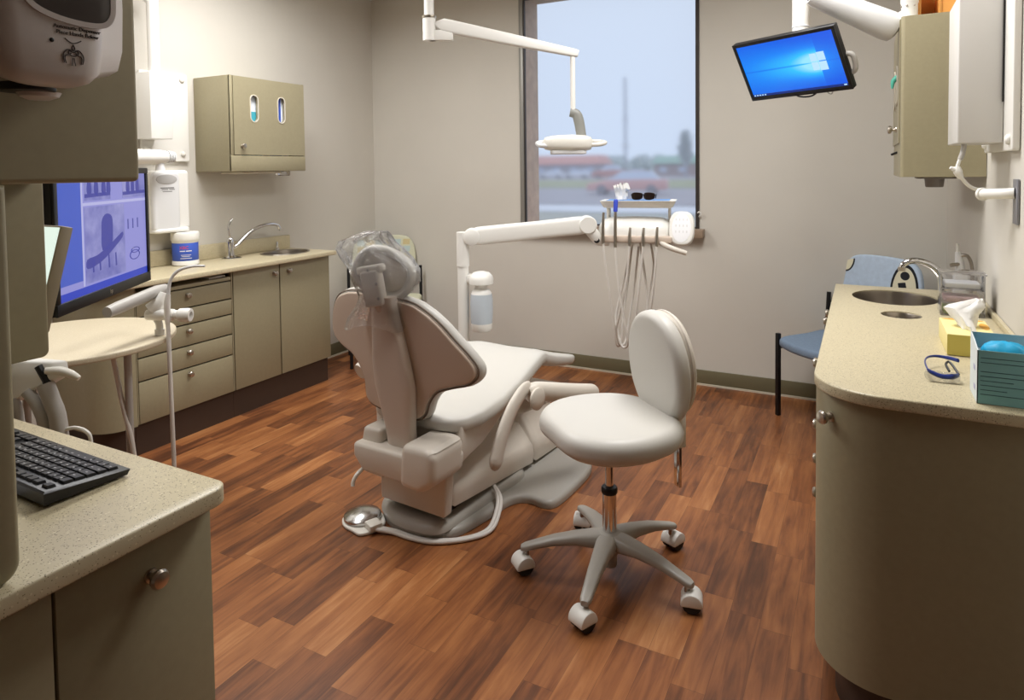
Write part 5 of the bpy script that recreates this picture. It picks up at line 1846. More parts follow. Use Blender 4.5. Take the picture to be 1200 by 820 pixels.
# ------------------------------------------------------------------ counter along the wall of the x-ray arm
GX = -0.112          # front plane, faces -x
WR = XR-0.002
r = thing('curved_cabinet', 'dark khaki base cabinet with broad curved end under the glove box countertop', 'cabinet', (0.15, 2.05, 0))
t = nb()
R1 = 0.17
poly = [(WR, 1.825), (WR, 2.20), (GX, 2.20)]+[(GX+R1-R1*math.cos(rad(a)), 1.825+R1-R1*math.sin(rad(a))) for a in range(0, 91, 6)]
prism(t, poly, 0.16, 0.874)
part(r, 'body', t, M_lam, angle=30)
t = nb()
prism(t, [(WR, 1.885), (WR, 2.20), (GX+0.05, 2.20)]+[(GX+0.05+R1-R1*math.cos(rad(a)), 1.885+R1-R1*math.sin(rad(a))) for a in range(0, 91, 6)], 0, 0.16)
part(r, 'toe_kick', t, M_kick)
knob(r, (GX+R1-R1*math.cos(rad(40))+0.001, 1.995-R1*math.sin(rad(40)), 0.815), (-math.cos(rad(40)), -math.sin(rad(40)), 0), s=1.1)

r = thing('drawer_cabinet', 'khaki drawer cabinet of the glove box counter, seen nearly edge on', 'cabinet', (0.15, 2.5, 0))
t = nb(); bx(t, GX+0.02, WR, 2.203, 2.70, 0.16, 0.874)
part(r, 'carcass', t, M_lam)
for z0, z1, kz in ((0.685, 0.868, 0.826), (0.545, 0.680, 0.625), (0.435, 0.540, 0.512), (0.165, 0.430, 0.400)):
    a = nb(); bx(a, GX, GX+0.0195, 2.206, 2.697, z0, z1, 0.0015)
    d = part(r, 'drawer', a, M_lam)
    knob(d, (GX, 2.35, kz), (-1, 0, 0))
t = nb(); bx(t, GX+0.05, WR, 2.203, 2.70, 0, 0.16)
part(r, 'toe_kick', t, M_kick)
r = thing('sink_cabinet', 'khaki sink cabinet under the round sink next to the blue chair', 'cabinet', (0.15, 3.1, 0))
t = nb()
bx(t, GX+0.02, WR, 2.703, 2.719, 0.16, 0.874); bx(t, GX+0.02, WR, 3.424, 3.44, 0.16, 0.874); bx(t, GX+0.02, WR, 2.72, 3.424, 0.16, 0.176); bx(t, WR-0.01, WR, 2.72, 3.424, 0.176, 0.874)
part(r, 'carcass', t, M_lam)
for y0_, y1_, ky in ((2.705, 3.068, 2.96), (3.072, 3.438, 3.12)):
    a = nb(); bx(a, GX, GX+0.0195, y0_, y1_, 0.165, 0.868, 0.0015)
    d = part(r, 'door', a, M_lam)
    knob(d, (GX, ky, 0.835), (-1, 0, 0))
t = nb(); bx(t, GX+0.05, WR, 2.703, 3.43, 0, 0.16)
part(r, 'toe_kick', t, M_kick)

r = thing('stone_countertop', 'speckled stone countertop with round front end holding gloves, tissues and blue glasses', 'countertop', (0.15, 2.6, 0.88))
t = nb()
R2 = 0.16
poly = [(WR, 1.797), (WR, 3.455), (-0.115, 3.455)]+[(-0.115+R2-R2*math.cos(rad(a)), 1.797+R2-R2*math.sin(rad(a))) for a in range(0, 91, 6)]
slab(t, poly, [ellipse(0.115, 3.19, 0.158, 0.175, 40), ellipse(0.124, 2.822, 0.066, 0.066, 32)], 0.88, 0.91, 0.005)
part(r, 'top_slab', t, M_stone)
t = nb(); bx(t, XR-0.016, WR, 1.797, 3.455, 0.9105, 0.932, 0.003)
part(r, 'backsplash', t, M_stone)
basin('sink', 0.115, 3.19, 0.158, 0.175, 0.13, 'round steel sink in the countertop beside the blue patterned chair', z=0.906, under=True)
r = thing('waste_chute', 'small round steel waste hole in the countertop in front of the round sink', 'waste hole', (0.124, 2.822, 0.84))
t = nb()
lathe(t, [(0.0655, 0.906), (0.063, 0.90), (0.062, 0.885), (0.05, 0.878), (0.002, 0.877)], 36, Matrix.Translation((0.124, 2.822, 0)), False)
part(r, 'cup', t, M_steel)
t = nb()
lathe(t, [(0.012, 0.8775), (0.012, 0.880), (0.003, 0.881)], 16, Matrix.Translation((0.124, 2.822, 0)))
part(r, 'drain', t, M_chrome)

# gooseneck faucet
r = thing('faucet', 'chrome gooseneck faucet arching over the round sink', 'faucet', (0.335, 3.24, 0.911))
t = nb()
lathe(t, [(0.026, 0), (0.026, 0.006), (0.017, 0.014), (0.015, 0.03), (0.015, 0.05)], 24, Matrix.Translation((0.298, 3.250, 0.911)))
part(r, 'body', t, M_chrome)
t = nb()
tube(t, [(0.298, 3.250, 0.945), (0.294, 3.248, 0.975), (0.278, 3.245, 1.010), (0.250, 3.24, 1.040), (0.212, 3.232, 1.058), (0.175, 3.226, 1.060), (0.148, 3.222, 1.046), (0.141, 3.22, 1.026)], [0.018, 0.018, 0.017, 0.015, 0.0135, 0.0125, 0.012, 0.012], 16, 5)
sp_ = part(r, 'spout', t, M_chrome)
t = nb(); tube(t, [(0.141, 3.22, 1.018), (0.141, 3.22, 1.034)], 0.014, 16)
part(sp_, 'aerator', t, M_nickel)
t = nb(); tube(t, [(0.298, 3.265, 0.928), (0.31, 3.31, 0.945)], 0.006, 10)
part(r, 'lever', t, M_chrome)
# pump dispenser behind
r = thing('pump_dispenser', 'white pump dispenser with curved tube behind the gooseneck faucet', 'dispenser', (0.36, 3.37, 0.911))
t = nb()
pillow(t, rrect(0.335, 0.395, 3.345, 3.395, 0.012), 0.911, 1.00, 0.008)
tube(t, [(0.362, 3.37, 1.0), (0.358, 3.37, 1.05), (0.352, 3.37, 1.09)], [0.02, 0.016, 0.010], 14, 3)
part(r, 'body', t, M_cover)
t = nb()
tube(t, [(0.352, 3.37, 1.085), (0.350, 3.37, 1.125)], 0.006, 10)
part(r, 'plunger', t, M_white)
t = nb()
tube(t, [(0.365, 3.365, 1.075), (0.385, 3.36, 1.075), (0.398, 3.355, 1.045), (0.402, 3.35, 1.0), (0.403, 3.35, 0.935)], 0.007, 10, 4)
tube(t, [(0.355, 3.36, 1.04), (0.325, 3.345, 1.035)], 0.008, 10)
part(r, 'tube', t, M_steel)

# acrylic caddy with packets
r = thing('acrylic_caddy', 'clear acrylic box of small packets between the faucet and the tissue box', 'box', (0.315, 2.93, 0.911))
x0, x1, y0, y1, z1 = 0.250, 0.385, 2.875, 2.985, 1.062
for nm, q in (('front_panel', (x0, x1, y0, y0+0.003, 0.9115, 1.00)), ('rear_panel', (x0, x1, y1-0.003, y1, 0.9115, z1)), ('side_panel', (x0, x0+0.003, y0+0.003, y1-0.003, 0.9115, z1)), ('side_panel', (x1-0.003, x1, y0+0.003, y1-0.003, 0.9115, z1)), ('shelf', (x0+0.003, x1-0.003, y0+0.003, y1-0.003, 0.955, 0.958)), ('shelf', (x0+0.003, x1-0.003, y0+0.003, y1-0.003, 1.005, 1.008)), ('lid', (x0-0.004, x1+0.004, y0-0.004, y1, z1, z1+0.006))):
    t = nb(); bx(t, *q, 0.0008)
    part(r, nm, t, M_acryl)
M_pink = mat('pale_pink_packet', (226, 190, 194), 0.7)
M_green = mat('green_packet', (130, 160, 60), 0.7)
M_greyp = mat('grey_packet', (186, 186, 186), 0.7)
for i, (m_, nm, zz, lab) in enumerate(((M_pink, 'packet', 0.958, 'pale pink packet on the middle shelf inside the acrylic box'), (M_greyp, 'packet', 1.0085, 'grey packet on the top shelf inside the acrylic box'), (M_green, 'packet', 0.9125, 'green packet at the bottom of the acrylic box'))):
    t = nb(); pillow(t, rrect(x0+0.012, x1-0.012, y0+0.012, y1-0.012, 0.008), zz+0.0005, zz+(0.022 if i < 2 else 0.030), 0.006)
    single(nm, t, m_, lab, 'packet', 'packets in the acrylic box')

# tissue box
r = thing('tissue_box', 'yellow tissue box with a white tissue pulled up beside the teal glove box', 'tissue box', (0.274, 2.395, 0.911))
M_yel = mat('pale_yellow_card', (238, 224, 158), 0.6)
M_oliv = mat('olive_yellow_card', (212, 197, 104), 0.6)
t = nb()
bx(t, 0.215, 0.335, 2.277, 2.515, 0.9112, 0.972, 0.0015)
tb = part(r, 'carton', t, M_yel)
t = nb()
bx(t, 0.2155, 0.3345, 2.2762, 2.2769, 0.912, 0.971)
part(tb, 'end_panel', t, M_oliv)
t = nb()
M_org = mat('orange_print', (228, 170, 70), 0.6)
prism(t, ellipse(0.275, 2.50, 0.055, 0.012, 20), 0.9722, 0.9725)
prism(t, ellipse(0.322, 2.42, 0.012, 0.045, 20), 0.9722, 0.9725)
part(tb, 'orange_print', t, M_org)
t = nb()
text(t, 'B', 0.022, Matrix(((1, 0, 0, 0.285), (0, 0, -1, 2.276), (0, 1, 0, 0.93), (0, 0, 0, 1))))
part(tb, 'letter', t, M_ink)
t = nb()
# tissue: folded sheet rising in a peak
rings = []
for i, (z, rx, ry, ox, oy) in enumerate(((0.9726, 0.022, 0.060, 0, 0), (0.985, 0.024, 0.05, -0.004, 0), (1.005, 0.034, 0.034, -0.012, 0.005), (1.022, 0.044, 0.026, -0.012, 0.01), (1.030, 0.040, 0.020, 0.0, 0.012), (1.040, 0.026, 0.012, 0.018, 0.014), (1.052, 0.008, 0.005, 0.030, 0.016))):
    rings.append([(0.278+ox+rx*math.cos(2*PI*k/28)*(1+0.22*math.sin(5*2*PI*k/28+i)), 2.40+oy+ry*math.sin(2*PI*k/28)*(1+0.25*math.sin(4*2*PI*k/28+i*1.3)), z+0.006*math.sin(3*2*PI*k/28+i)*(i > 1)) for k in range(28)])
loft(t, rings, False, True)
part(r, 'tissue', t, M_paper, angle=35)

# glove box
r = thing('glove_box', 'open teal glove box with a bright blue glove at the counter end', 'box', (0.322, 1.895, 0.911))
M_tealb = mat('teal_card', (138, 192, 194), 0.55)
M_tealin = mat('pale_teal_card', (142, 178, 186), 0.6)
M_glove = mat('cyan_glove', (30, 172, 220), 0.5)
x0, x1, y0, y1 = 0.233, 0.400, 1.842, 1.952
t = nb()
bx(t, x0, x1, y1-0.002, y1, 0.9112, 1.053)
part(r, 'rear_panel', t, M_tealin)
t = nb()
bx(t, x0, x1, y0, y0+0.002, 0.9112, 1.034)
fp = part(r, 'front_panel', t, M_tealb)
t = nb()
M_greytxt = mat('slate_print', (66, 100, 108), 0.6)
rnd = random.Random(9)
for k in range(9):
    z_ = 1.016-k*0.0105
    if k == 2:
        continue
    xx = x0+0.006
    wd = rnd.uniform(0.05, 0.14) if k > 2 else 0.150
    bx(t, xx, xx+wd, y0-0.0004, y0-0.0001, z_, z_+0.0016)
part(fp, 'print_lines', t, M_greytxt)
t = nb(); bx(t, x0+0.088, x0+0.115, y0-0.0006, y0-0.0001, 0.948, 0.99)
part(fp, 'logo_patch', t, mat('deep_teal_print', (20, 120, 140), 0.6))
M_sidec = mat('white_card', (222, 230, 232), 0.6)
t = nb()
prism(t, [(y0, 0.9112), (y1, 0.9112), (y1, 1.053), (y0+0.06, 1.046), (y0, 1.034)], x0-0.0005, x0+0.002, MX)
sd_ = part(r, 'side_panel', t, M_sidec)
t = nb()
for (yy, zz, a_) in ((y0+0.04, 0.985, 0.4), (y0+0.035, 0.94, -0.3)):
    bx(t, x0-0.0009, x0-0.0005, yy-0.012, yy+0.012, zz-0.006, zz+0.006)
part(sd_, 'print_mark', t, mat('lilac_print', (176, 176, 206), 0.6))
t = nb()
prism(t, [(y0, 0.9112), (y1, 0.9112), (y1, 1.053), (y0+0.06, 1.046), (y0, 1.034)], x1-0.002, x1, MX)
part(r, 'side_panel', t, M_sidec)
t = nb(); bx(t, x0+0.002, x1-0.002, y0+0.002, y1-0.002, 0.9112, 1.015)
part(r, 'inner_stack', t, M_sidec)
t = nb()
bx(t, x1-0.048, x1-0.004, y0+0.03, y1-0.003, 1.016, 1.045, 0.003)
part(r, 'paper_flap', t, M_paper)
t = nb()
rings = []
for z, s in ((1.0185, 0.96), (1.027, 1.0), (1.036, 0.86), (1.043, 0.6), (1.046, 0.25)):
    rings.append([(x0+0.058+0.046*s*math.cos(2*PI*k/30)*(1+0.05*math.sin(4*2*PI*k/30)), y0+0.052+0.036*s*math.sin(2*PI*k/30)*(1+0.06*math.sin(3*2*PI*k/30)), z+0.002*math.sin(5*2*PI*k/30)) for k in range(30)])
loft(t, rings)
single('blue_glove', t, M_glove, 'bright cyan glove bulging from the top of the open teal box', 'glove', angle=70)

# safety glasses
r = thing('safety_glasses', 'blue framed clear safety glasses on the counter beside the teal box', 'safety glasses', (0.18, 2.03, 0.911))
t = nb()
tube(t, [(0.148, 1.995, 0.935), (0.146, 2.06, 0.938), (0.156, 2.115, 0.938), (0.178, 2.142, 0.937), (0.205, 2.13, 0.938), (0.224, 2.10, 0.941)], [0.003, 0.003, 0.003, 0.0035, 0.005, 0.005], 10, 5, up=(0, 0, 1), flat=0.7)
part(r, 'temple', t, M_dkblue)
t = nb()
tube(t, [(0.148, 1.995, 0.935), (0.158, 1.99, 0.930), (0.178, 1.985, 0.925), (0.200, 1.99, 0.926), (0.214, 1.995, 0.930)], [0.004, 0.0055, 0.006, 0.007, 0.004], 10, 5)
part(r, 'brow_bar', t, M_dkblue)
t = nb()
tube(t, [(0.214, 1.997, 0.932), (0.206, 2.03, 0.942), (0.198, 2.05, 0.948), (0.190, 2.03, 0.945), (0.195, 2.005, 0.935)], 0.003, 8, 4)
part(r, 'temple', t, M_black)
for cx_, a_ in ((0.160, 0.012), (0.196, -0.006)):
    t = nb()
    Ml = Matrix.Translation((cx_, 1.983, 0.9245)) @ Matrix.Rotation(rad(58), 4, 'X') @ Matrix.Rotation(a_, 4, 'Z')
    pillow(t, smoothpoly([(-0.018, 0.010), (0.0, 0.014), (0.018, 0.012), (0.019, -0.004), (0.008, -0.013), (-0.010, -0.013), (-0.019, -0.004)], 4), -0.0008, 0.0008, 0.0006, M=Ml)
    part(r, 'lens', t, M_lens)

# ------------------------------------------------------------------ wall cabinet, x-ray boxes and arms
r = thing('wall_cabinet', 'khaki wall cabinet with ball knob beside the white control box', 'cabinet', (0.27, 3.45, 1.41))
t = nb()
prism(t, [(WR, 3.15)]+[(0.128+0.016-0.016*math.sin(rad(a)), 3.15+0.016-0.016*math.cos(rad(a))) for a in range(0, 91, 15)]+[(0.128, 3.165), (0.128, 3.79), (WR, 3.79)], 1.41, 2.058)
part(r, 'body', t, M_lam)
t = nb()
slab(t, [(3.18, 1.55), (3.785, 1.55), (3.785, 2.052), (3.18, 2.052)], [capsule(3.36, 1.80, 0.06, 0.17), capsule(3.58, 1.80, 0.06, 0.17)], 0.1235, 0.1275, M=MX)
d = part(r, 'door', t, M_lam)
knob(d, (0.1235, 3.40, 1.615), (-1, 0, 0), s=1.15)
for yc in (3.36, 3.58):
    t = nb()
    slab(t, capsule(yc, 1.80, 0.068, 0.178), [capsule(yc, 1.80, 0.054, 0.164)], 0.119, 0.1235, M=MX)
    part(d, 'slot_rim', t, M_rim)
t = nb()
tube(t, [(0.124, 3.36, 1.835), (0.108, 3.355, 1.822), (0.104, 3.35, 1.79)], [0.014, 0.010, 0.004], 10, 3)
M_tglove = mat('mint_glove', (96, 200, 176), 0.5)
single('mint_glove', t, M_tglove, 'mint green glove tip poking from the slot of the wall cabinet', 'glove')
t = nb(); tube(t, [(0.128, 3.42, 1.515), (0.105, 3.41, 1.505)], 0.005, 8)
part(r, 'key', t, M_black)
t = nb()
pillow(t, rrect(0.19, 0.33, 3.20, 3.36, 0.02), 1.402, 1.4098, 0.003)
lathe(t, [(0.030, 1.366), (0.033, 1.37), (0.036, 1.402)], 24, Matrix.Translation((0.258, 3.28, 0)))
part(r, 'under_dispenser', t, mat('grey_brown_cup', (120, 112, 106), 0.4))
# wooden box on its top
r = thing('wooden_box', 'small orange toned wooden box standing on the khaki wall cabinet', 'box', (0.28, 3.36, 2.059))
M_wood = mat('orange_wood', (226, 160, 82), 0.45, var=0.12, vscale=12)
t = nb()
bx(t, 0.19, 0.36, 3.25, 3.45, 2.0595, 2.075, 0.002)
bx(t, 0.19, 0.202, 3.25, 3.45, 2.075, 2.24, 0.002)
bx(t, 0.262, 0.274, 3.25, 3.45, 2.075, 2.24, 0.002)
bx(t, 0.348, 0.36, 3.25, 3.45, 2.075, 2.24, 0.002)
bx(t, 0.202, 0.348, 3.438, 3.45, 2.075, 2.24, 0.002)
part(r, 'frame', t, M_wood)
t = nb(); bx(t, 0.274, 0.348, 3.255, 3.262, 2.075, 2.24)
part(r, 'panel', t, M_wood)

# thick white swing arm
r = thing('swing_arm_mount', 'thick white swing arm reaching from the collar above the khaki wall cabinet', 'swing arm', (0.155, 3.30, 2.06))
t = nb()
P0, P1 = Vector((-0.205, 3.15, 2.190)), Vector((0.105, 3.27, 2.035))
tube(t, [P0, P0.lerp(P1, 0.06), P0.lerp(P1, 0.92), P1, P1+(P1-P0)*0.03], [0.040, 0.046, 0.062, 0.058, 0.04], 28)
ar = part(r, 'arm', t, M_cover)
t = nb()
lathe(t, [(0.030, 0.0), (0.028, 0.003), (0.018, -0.01), (0.004, -0.012)], 24, frame(P0-(P1-P0).normalized()*0.001, P0-P1))
part(ar, 'socket', t, M_black)
t = nb()
lathe(t, [(0.026, 2.0585), (0.030, 2.062), (0.030, 2.12), (0.033, 2.125), (0.033, 2.20), (0.028, 2.205), (0.028, 2.6)], 28, Matrix.Translation((0.160, 3.235, 0)))
cl = part(r, 'collar', t, M_white)
tube_m = nb()
tube(tube_m, [(0.105, 3.262, 2.05), (0.155, 3.238, 2.075)], 0.032, 16)
part(r, 'elbow', tube_m, M_cover)
t = nb()
for a in (200, 250, 300):
    ball(t, (0.160+0.033*math.cos(rad(a)), 3.235+0.033*math.sin(rad(a)), 2.11), 0.004, n=10)
part(cl, 'screw', t, M_steel)

# ceiling monitor
c4 = [Vector(p) for p in ((-0.565, 3.317, 2.031), (-0.126, 3.082, 2.038), (-0.033, 3.206, 1.785), (-0.473, 3.441, 1.779))]
r = thing('ceiling_monitor', 'black framed monitor with bright blue desktop hanging tilted from a white ceiling pole', 'monitor', (-0.30, 3.27, 1.78))
ux = ((c4[1]-c4[0])+(c4[2]-c4[3])).normalized()
vz = ((c4[0]-c4[3])+(c4[1]-c4[2])).normalized()
nz = ux.cross(vz).normalized()
vz = nz.cross(ux).normalized()
cc = (c4[0]+c4[1]+c4[2]+c4[3])/4
W2, H2 = 0.50, 0.295
Mq = Matrix(((ux.x, vz.x, nz.x, cc.x), (ux.y, vz.y, nz.y, cc.y), (ux.z, vz.z, nz.z, cc.z), (0, 0, 0, 1)))
t = nb()
bx(t, -W2/2, W2/2, -H2/2, H2/2, -0.03, -0.002, 0.004, M=Mq)
for q in ((-W2/2, W2/2, H2/2-0.016, H2/2), (-W2/2, W2/2, -H2/2, -H2/2+0.020), (-W2/2, -W2/2+0.015, -H2/2+0.02, H2/2-0.016), (W2/2-0.015, W2/2, -H2/2+0.02, H2/2-0.016)):
    bx(t, q[0], q[1], q[2], q[3], -0.002, 0.005, 0.0015, M=Mq)
bz = part(r, 'bezel', t, M_black)
def make_desktop():
    m = bpy.data.materials.new('blue_desktop')
    m.use_nodes = True
    N, L = nodes(m)
    b = N['Principled BSDF']
    b.inputs['Base Color'].default_value = lin((8, 12, 30))
    b.inputs['Roughness'].default_value = 0.25
    tc = N.new('ShaderNodeTexCoord')
    uvm = N.new('ShaderNodeMapping')
    uvm.vector_type = 'POINT'
    at = N.new('ShaderNodeAttribute')
    at.attribute_name = 'panel_uv'
    sp = N.new('ShaderNodeSeparateXYZ')
    L.new(at.outputs['Vector'], sp.inputs[0])
    def mth(op, a, v=None, clamp=False):
        n = N.new('ShaderNodeMath')
        n.operation = op
        n.use_clamp = clamp
        for i, q in enumerate((a, v)):
            if q is None:
                continue
            if isinstance(q, (int, float)):
                n.inputs[i].default_value = q
            else:
                L.new(q, n.inputs[i])
        return n.outputs[0]
    u, v = sp.outputs['X'], sp.outputs['Y']
    dx = mth('SUBTRACT', u, 0.12)
    dy = mth('ADD', v, 0.002)
    # beam fanning out to one side of the window shape
    spread = mth('ADD', mth('MULTIPLY', mth('ABSOLUTE', dx), 0.16), 0.062)
    beam = mth('EXPONENT', mth('MULTIPLY', mth('POWER', mth('DIVIDE', mth('ABSOLUTE', dy), spread), 2.0), -1.0))
    left = mth('GREATER_THAN', 0.14, u)
    fall = mth('EXPONENT', mth('MULTIPLY', mth('ABSOLUTE', dx), -3.0))
    halo = mth('EXPONENT', mth('MULTIPLY', mth('ADD', mth('POWER', mth('ABSOLUTE', dx), 2.0), mth('POWER', mth('ABSOLUTE', dy), 2.0)), -190.0))
    line = mth('EXPONENT', mth('MULTIPLY', mth('POWER', mth('DIVIDE', mth('ABSOLUTE', dy), 0.0035), 2.0), -1.0))
    line = mth('SUBTRACT', 1.0, mth('MULTIPLY', line, 0.45))
    f = mth('ADD', mth('MULTIPLY', mth('MULTIPLY', mth('MULTIPLY', beam, fall), mth('ADD', mth('MULTIPLY', left, 0.75), 0.25)), line), mth('MULTIPLY', halo, 0.3), True)
    rp = N.new('ShaderNodeValToRGB')
    e = rp.color_ramp.elements
    e[0].position, e[0].color = 0.0, lin((8, 84, 226))
    e[1].position, e[1].color = 1.0, lin((150, 225, 255))
    q = e.new(0.35)
    q.color = lin((10, 132, 244))
    q = e.new(0.7)
    q.color = lin((40, 190, 250))
    L.new(f, rp.inputs['Fac'])
    L.new(rp.outputs['Color'], b.inputs['Emission Color'])
    b.inputs['Emission Strength'].default_value = 1.0
    return m
t = nb()
bx(t, -W2/2+0.015, W2/2-0.015, -H2/2+0.02, H2/2-0.016, -0.002, 0.0005)
me_co = [v.co.copy() for v in t.verts]
t.transform(Mq)
scn = part(bz, 'screen', t, make_desktop(), flat=True)
at = scn.data.attributes.new('panel_uv', 'FLOAT_VECTOR', 'POINT')
for i, co in enumerate(me_co):
    at.data[i].vector = co
M_winp = glow('pale_window_pane', (186, 226, 255), 1.0)
t = nb()
for (a0, a1, b0, b1) in ((0.104, 0.134, 0.004, 0.040), (0.137, 0.172, 0.004, 0.044), (0.104, 0.134, -0.038, -0.001), (0.137, 0.172, -0.042, -0.001)):
    bx(t, a0, a1, b0, b1, 0.0005, 0.0009, M=Mq)
part(bz, 'logo_panes', t, M_winp)
t = nb(); bx(t, -W2/2+0.0155, W2/2-0.0155, -H2/2+0.0205, -H2/2+0.030, 0.0005, 0.0009, M=Mq)
part(bz, 'task_bar', t, glow('navy_task_bar', (8, 40, 120), 1.0))
t = nb()
for k in range(5):
    bx(t, -W2/2+0.02+k*0.014, -W2/2+0.028+k*0.014, -H2/2+0.022, -H2/2+0.028, 0.0009, 0.0012, M=Mq)
bx(t, W2/2-0.035, W2/2-0.022, -H2/2+0.022, -H2/2+0.028, 0.0009, 0.0012, M=Mq)
part(bz, 'task_icons', t, M_winp)
t = nb()
tube(t, [(-0.262, 3.345, 1.95), (-0.262, 3.345, ZC-0.001)], 0.036, 28)
part(r, 'pole', t, M_white)
t = nb(); lathe(t, [(0.0365, 0), (0.0378, 0.002), (0.0378, 0.006), (0.0365, 0.008)], 28, Matrix.Translation((-0.262, 3.345, 2.088)))
part(r, 'pole_ring', t, M_cover)
t = nb()
bx(t, -0.06, 0.06, -0.06, 0.06, -0.05, -0.03, 0.004, M=Mq)
tube(t, [Mq @ Vector((0, 0, -0.04)), (-0.262, 3.345, 1.96)], 0.022, 14)
part(r, 'tilt_bracket', t, M_black)
t = nb()
tube(t, [Mq @ Vector(p) for p in ((0.21, 0.0, -0.03), (0.265, 0.0, -0.03), (0.272, -0.04, -0.03), (0.262, -0.075, -0.028), (0.23, -0.09, -0.035))], 0.011, 12, 4)
part(r, 'grab_handle', t, M_grey)
t = nb()
tube(t, [Mq @ Vector(p) for p in ((-0.06, -0.13, -0.035), (-0.03, -0.165, -0.03), (0.03, -0.172, -0.03), (0.07, -0.15, -0.032), (0.075, -0.12, -0.035))], 0.004, 8, 5)
part(r, 'black_cable', t, M_black)
t = nb()
tube(t, [Mq @ Vector(p) for p in ((0.105, -0.12, -0.035), (0.112, -0.16, -0.03), (0.128, -0.172, -0.03), (0.14, -0.15, -0.032), (0.14, -0.11, -0.035))], 0.003, 8, 5)
part(r, 'grey_cable', t, M_grey)

# control box on the near wall
r = thing('xray_wall_mount', 'white x-ray control box with dangling cable on the wall over the tissue box', 'x-ray unit', (0.34, 2.8, 1.50))
t = nb(); pillow(t, rrect(2.52, 3.055, 1.50, 2.40, 0.01), XR-0.022, WR, 0.004, M=Matrix(((0, 0, 1, 0), (1, 0, 0, 0), (0, 1, 0, 0), (0, 0, 0, 1))))
p = part(r, 'mounting_plate', t, M_white)
for yy, zz in ((2.565, 1.535), (3.02, 1.53), (2.565, 2.36)):
    t = nb(); ball(t, (XR-0.024, yy, zz), 0.017, (0.7, 1, 1))
    part(p, 'bolt', t, M_white)
M_boxg = mat('pale_grey_enamel', (216, 213, 208), 0.35)
t = nb(); bx(t, 0.272, XR-0.023, 2.665, 2.945, 1.528, 2.02, 0.005, 3)
part(r, 'control_box', t, M_boxg)
t = nb(); bx(t, XR-0.028, XR-0.0235, 2.660, 2.664, 1.66, 2.0)
part(r, 'seam', t, M_rubber)
t = nb()
tube(t, [(0.296, 2.70, 1.53), (0.292, 2.698, 1.50), (0.284, 2.695, 1.475)], 0.008, 10, 3)
cb = part(r, 'strain_relief', t, M_grey)
t = nb()
tube(t, [(0.284, 2.695, 1.478), (0.277, 2.69, 1.455), (0.276, 2.69, 1.44)], 0.0055, 10, 3)
tube(t, [(0.288, 2.692, 1.415), (0.305, 2.70, 1.393), (0.325, 2.71, 1.378), (0.350, 2.72, 1.371)], 0.006, 10, 4)
part(r, 'cable', t, M_white)
t = nb()
tube(t, [(0.276, 2.69, 1.452), (0.278, 2.69, 1.435), (0.288, 2.692, 1.412)], [0.009, 0.014, 0.008], 12, 3)
tube(t, [(0.272, 2.689, 1.440), (0.256, 2.684, 1.449)], [0.010, 0.005], 10)
part(r, 'cable_plug', t, M_white)

r = thing('holder_wall_mount', 'white holder arm on a grey wall plate under the control box', 'holder', (0.38, 2.55, 1.27))
M_plate = mat('grey_metal_plate', (150, 150, 156), 0.35, 0.5)
t = nb(); bx(t, XR-0.008, WR, 2.515, 2.585, 1.272, 1.412, 0.002)
p = part(r, 'plate', t, M_plate)
t = nb()
lathe(t, [(0.006, 0), (0.005, 0.003)], 10, frame((XR-0.008, 2.55, 1.29), (-1, 0, 0)))
lathe(t, [(0.006, 0), (0.005, 0.003)], 10, frame((XR-0.008, 2.55, 1.395), (-1, 0, 0)))
part(p, 'screw', t, M_nickel)
t = nb()
tube(t, [(XR-0.009, 2.55, 1.368), (0.385, 2.565, 1.366), (0.345, 2.64, 1.362)], 0.017, 16, 3)
part(r, 'holder_tube', t, M_white)
t = nb()
lathe(t, [(0.017, 0), (0.021, 0.002), (0.021, 0.012), (0.017, 0.014)], 20, frame((0.345, 2.64, 1.362), (-0.45, 0.85, -0.02)))
part(r, 'holder_rim', t, M_white)

t = nb()
tube(t, [(-0.972, YW-0.003, 1.130), (-0.968, YW-0.02, 1.135), (-0.955, YW-0.026, 1.15), (-0.968, YW-0.026, 1.165), (-0.978, YW-0.024, 1.155)], 0.004, 8, 4)
tube(t, [(-0.972, YW-0.0005, 1.13), (-0.972, YW-0.004, 1.13)], 0.012, 12)
single('cord_hook', t, M_white, 'small white hook on the wall at the lower corner of the window', 'hook')

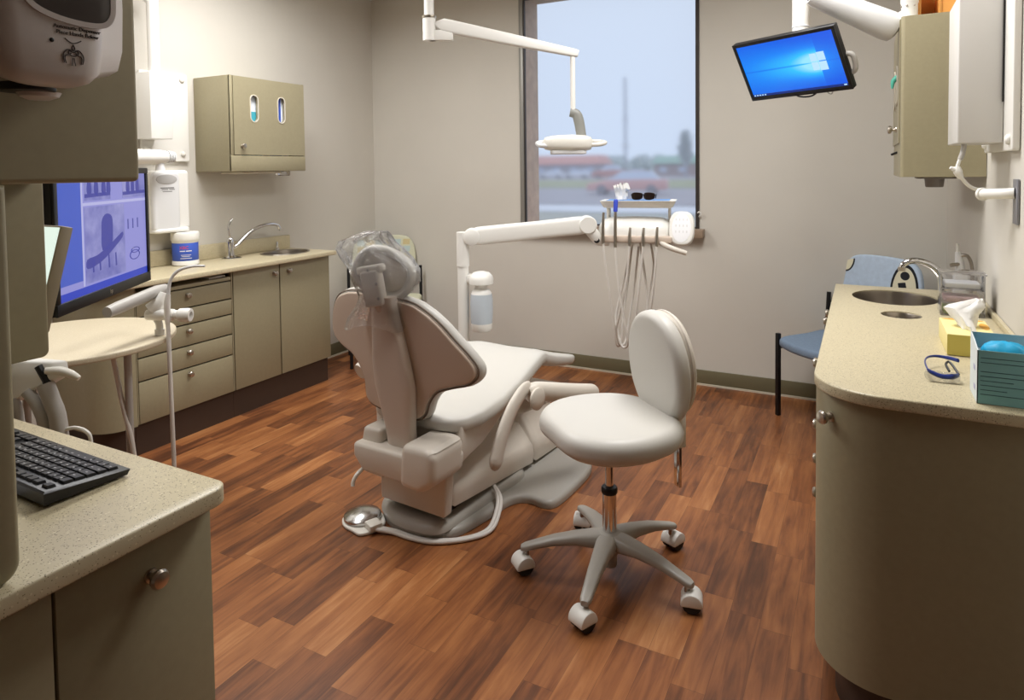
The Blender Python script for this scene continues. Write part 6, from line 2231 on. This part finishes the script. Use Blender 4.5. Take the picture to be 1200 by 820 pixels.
# ------------------------------------------------------------------ light
def area(name, loc, sx, sy, power, rgb, rot=(0, 0, 0)):
    l = bpy.data.lights.new(name, 'AREA')
    l.shape = 'RECTANGLE'
    l.size, l.size_y = sx, sy
    l.energy = power
    l.color = lin(rgb)[:3]
    l.spread = rad(172)
    o = bpy.data.objects.new(name, l)
    C.objects.link(o)
    o.location = loc
    o.rotation_euler = rot
    return o
area('ceiling_light_a', (-2.75, 2.55, ZC-0.02), 0.6, 1.2, LA, (253, 252, 251))
area('ceiling_light_b', (-0.50, 2.65, ZC-0.02), 0.6, 1.2, LB, (253, 252, 251))
area('ceiling_light_c', (-2.35, 0.95, ZC-0.02), 0.6, 1.2, LC, (253, 252, 251))
w = bpy.data.worlds.new('overcast')
bpy.context.scene.world = w
w.use_nodes = True
N, L = w.node_tree.nodes, w.node_tree.links
bg = N['Background']
tc = N.new('ShaderNodeTexCoord')
sp = N.new('ShaderNodeSeparateXYZ')
L.new(tc.outputs['Generated'], sp.inputs[0])
rp = N.new('ShaderNodeValToRGB')
rp.color_ramp.elements[0].position = 0.0
rp.color_ramp.elements[0].color = lin((206, 222, 246))
rp.color_ramp.elements[1].position = 0.6
rp.color_ramp.elements[1].color = lin((222, 234, 252))
L.new(sp.outputs['Z'], rp.inputs['Fac'])
L.new(rp.outputs['Color'], bg.inputs['Color'])
bg.inputs['Strength'].default_value = SKY

# ------------------------------------------------------------------ camera
yaw, pit, rol = 0.48396, 0.038377, -0.011485
c_, s_ = math.cos(yaw), math.sin(yaw)
rv, fv, uv = Vector((c_, s_, 0)), Vector((-s_, c_, 0)), Vector((0, 0, 1))
f2 = fv*math.cos(pit)-uv*math.sin(pit)
u2 = uv*math.cos(pit)+fv*math.sin(pit)
r3 = rv*math.cos(rol)+u2*math.sin(rol)
u3 = u2*math.cos(rol)-rv*math.sin(rol)
cam = bpy.data.cameras.new('camera')
cam.sensor_width = 36.0
cam.sensor_fit = 'HORIZONTAL'
cam.lens = 36.0*785.7/1200
cam.shift_y = -(410-228.5)/1200
cam.clip_start = 0.05
cam.clip_end = 1000
co = bpy.data.objects.new('camera', cam)
C.objects.link(co)
co.matrix_world = Matrix(((r3.x, u3.x, -f2.x, 0), (r3.y, u3.y, -f2.y, 0), (r3.z, u3.z, -f2.z, 1.46), (0, 0, 0, 1)))
sc = bpy.context.scene
sc.camera = co
sc.view_settings.view_transform = 'Standard'
sc.view_settings.look = 'None'
sc.view_settings.gamma = 1.0
sc.view_settings.use_curve_mapping = False
sc.view_settings.exposure = EXPO
sc.cycles.use_denoising = True
sc.cycles.max_bounces = 8
sc.cycles.transparent_max_bounces = 16
for o in list(bpy.data.objects):
    if '_m' in o:
        del o['_m']
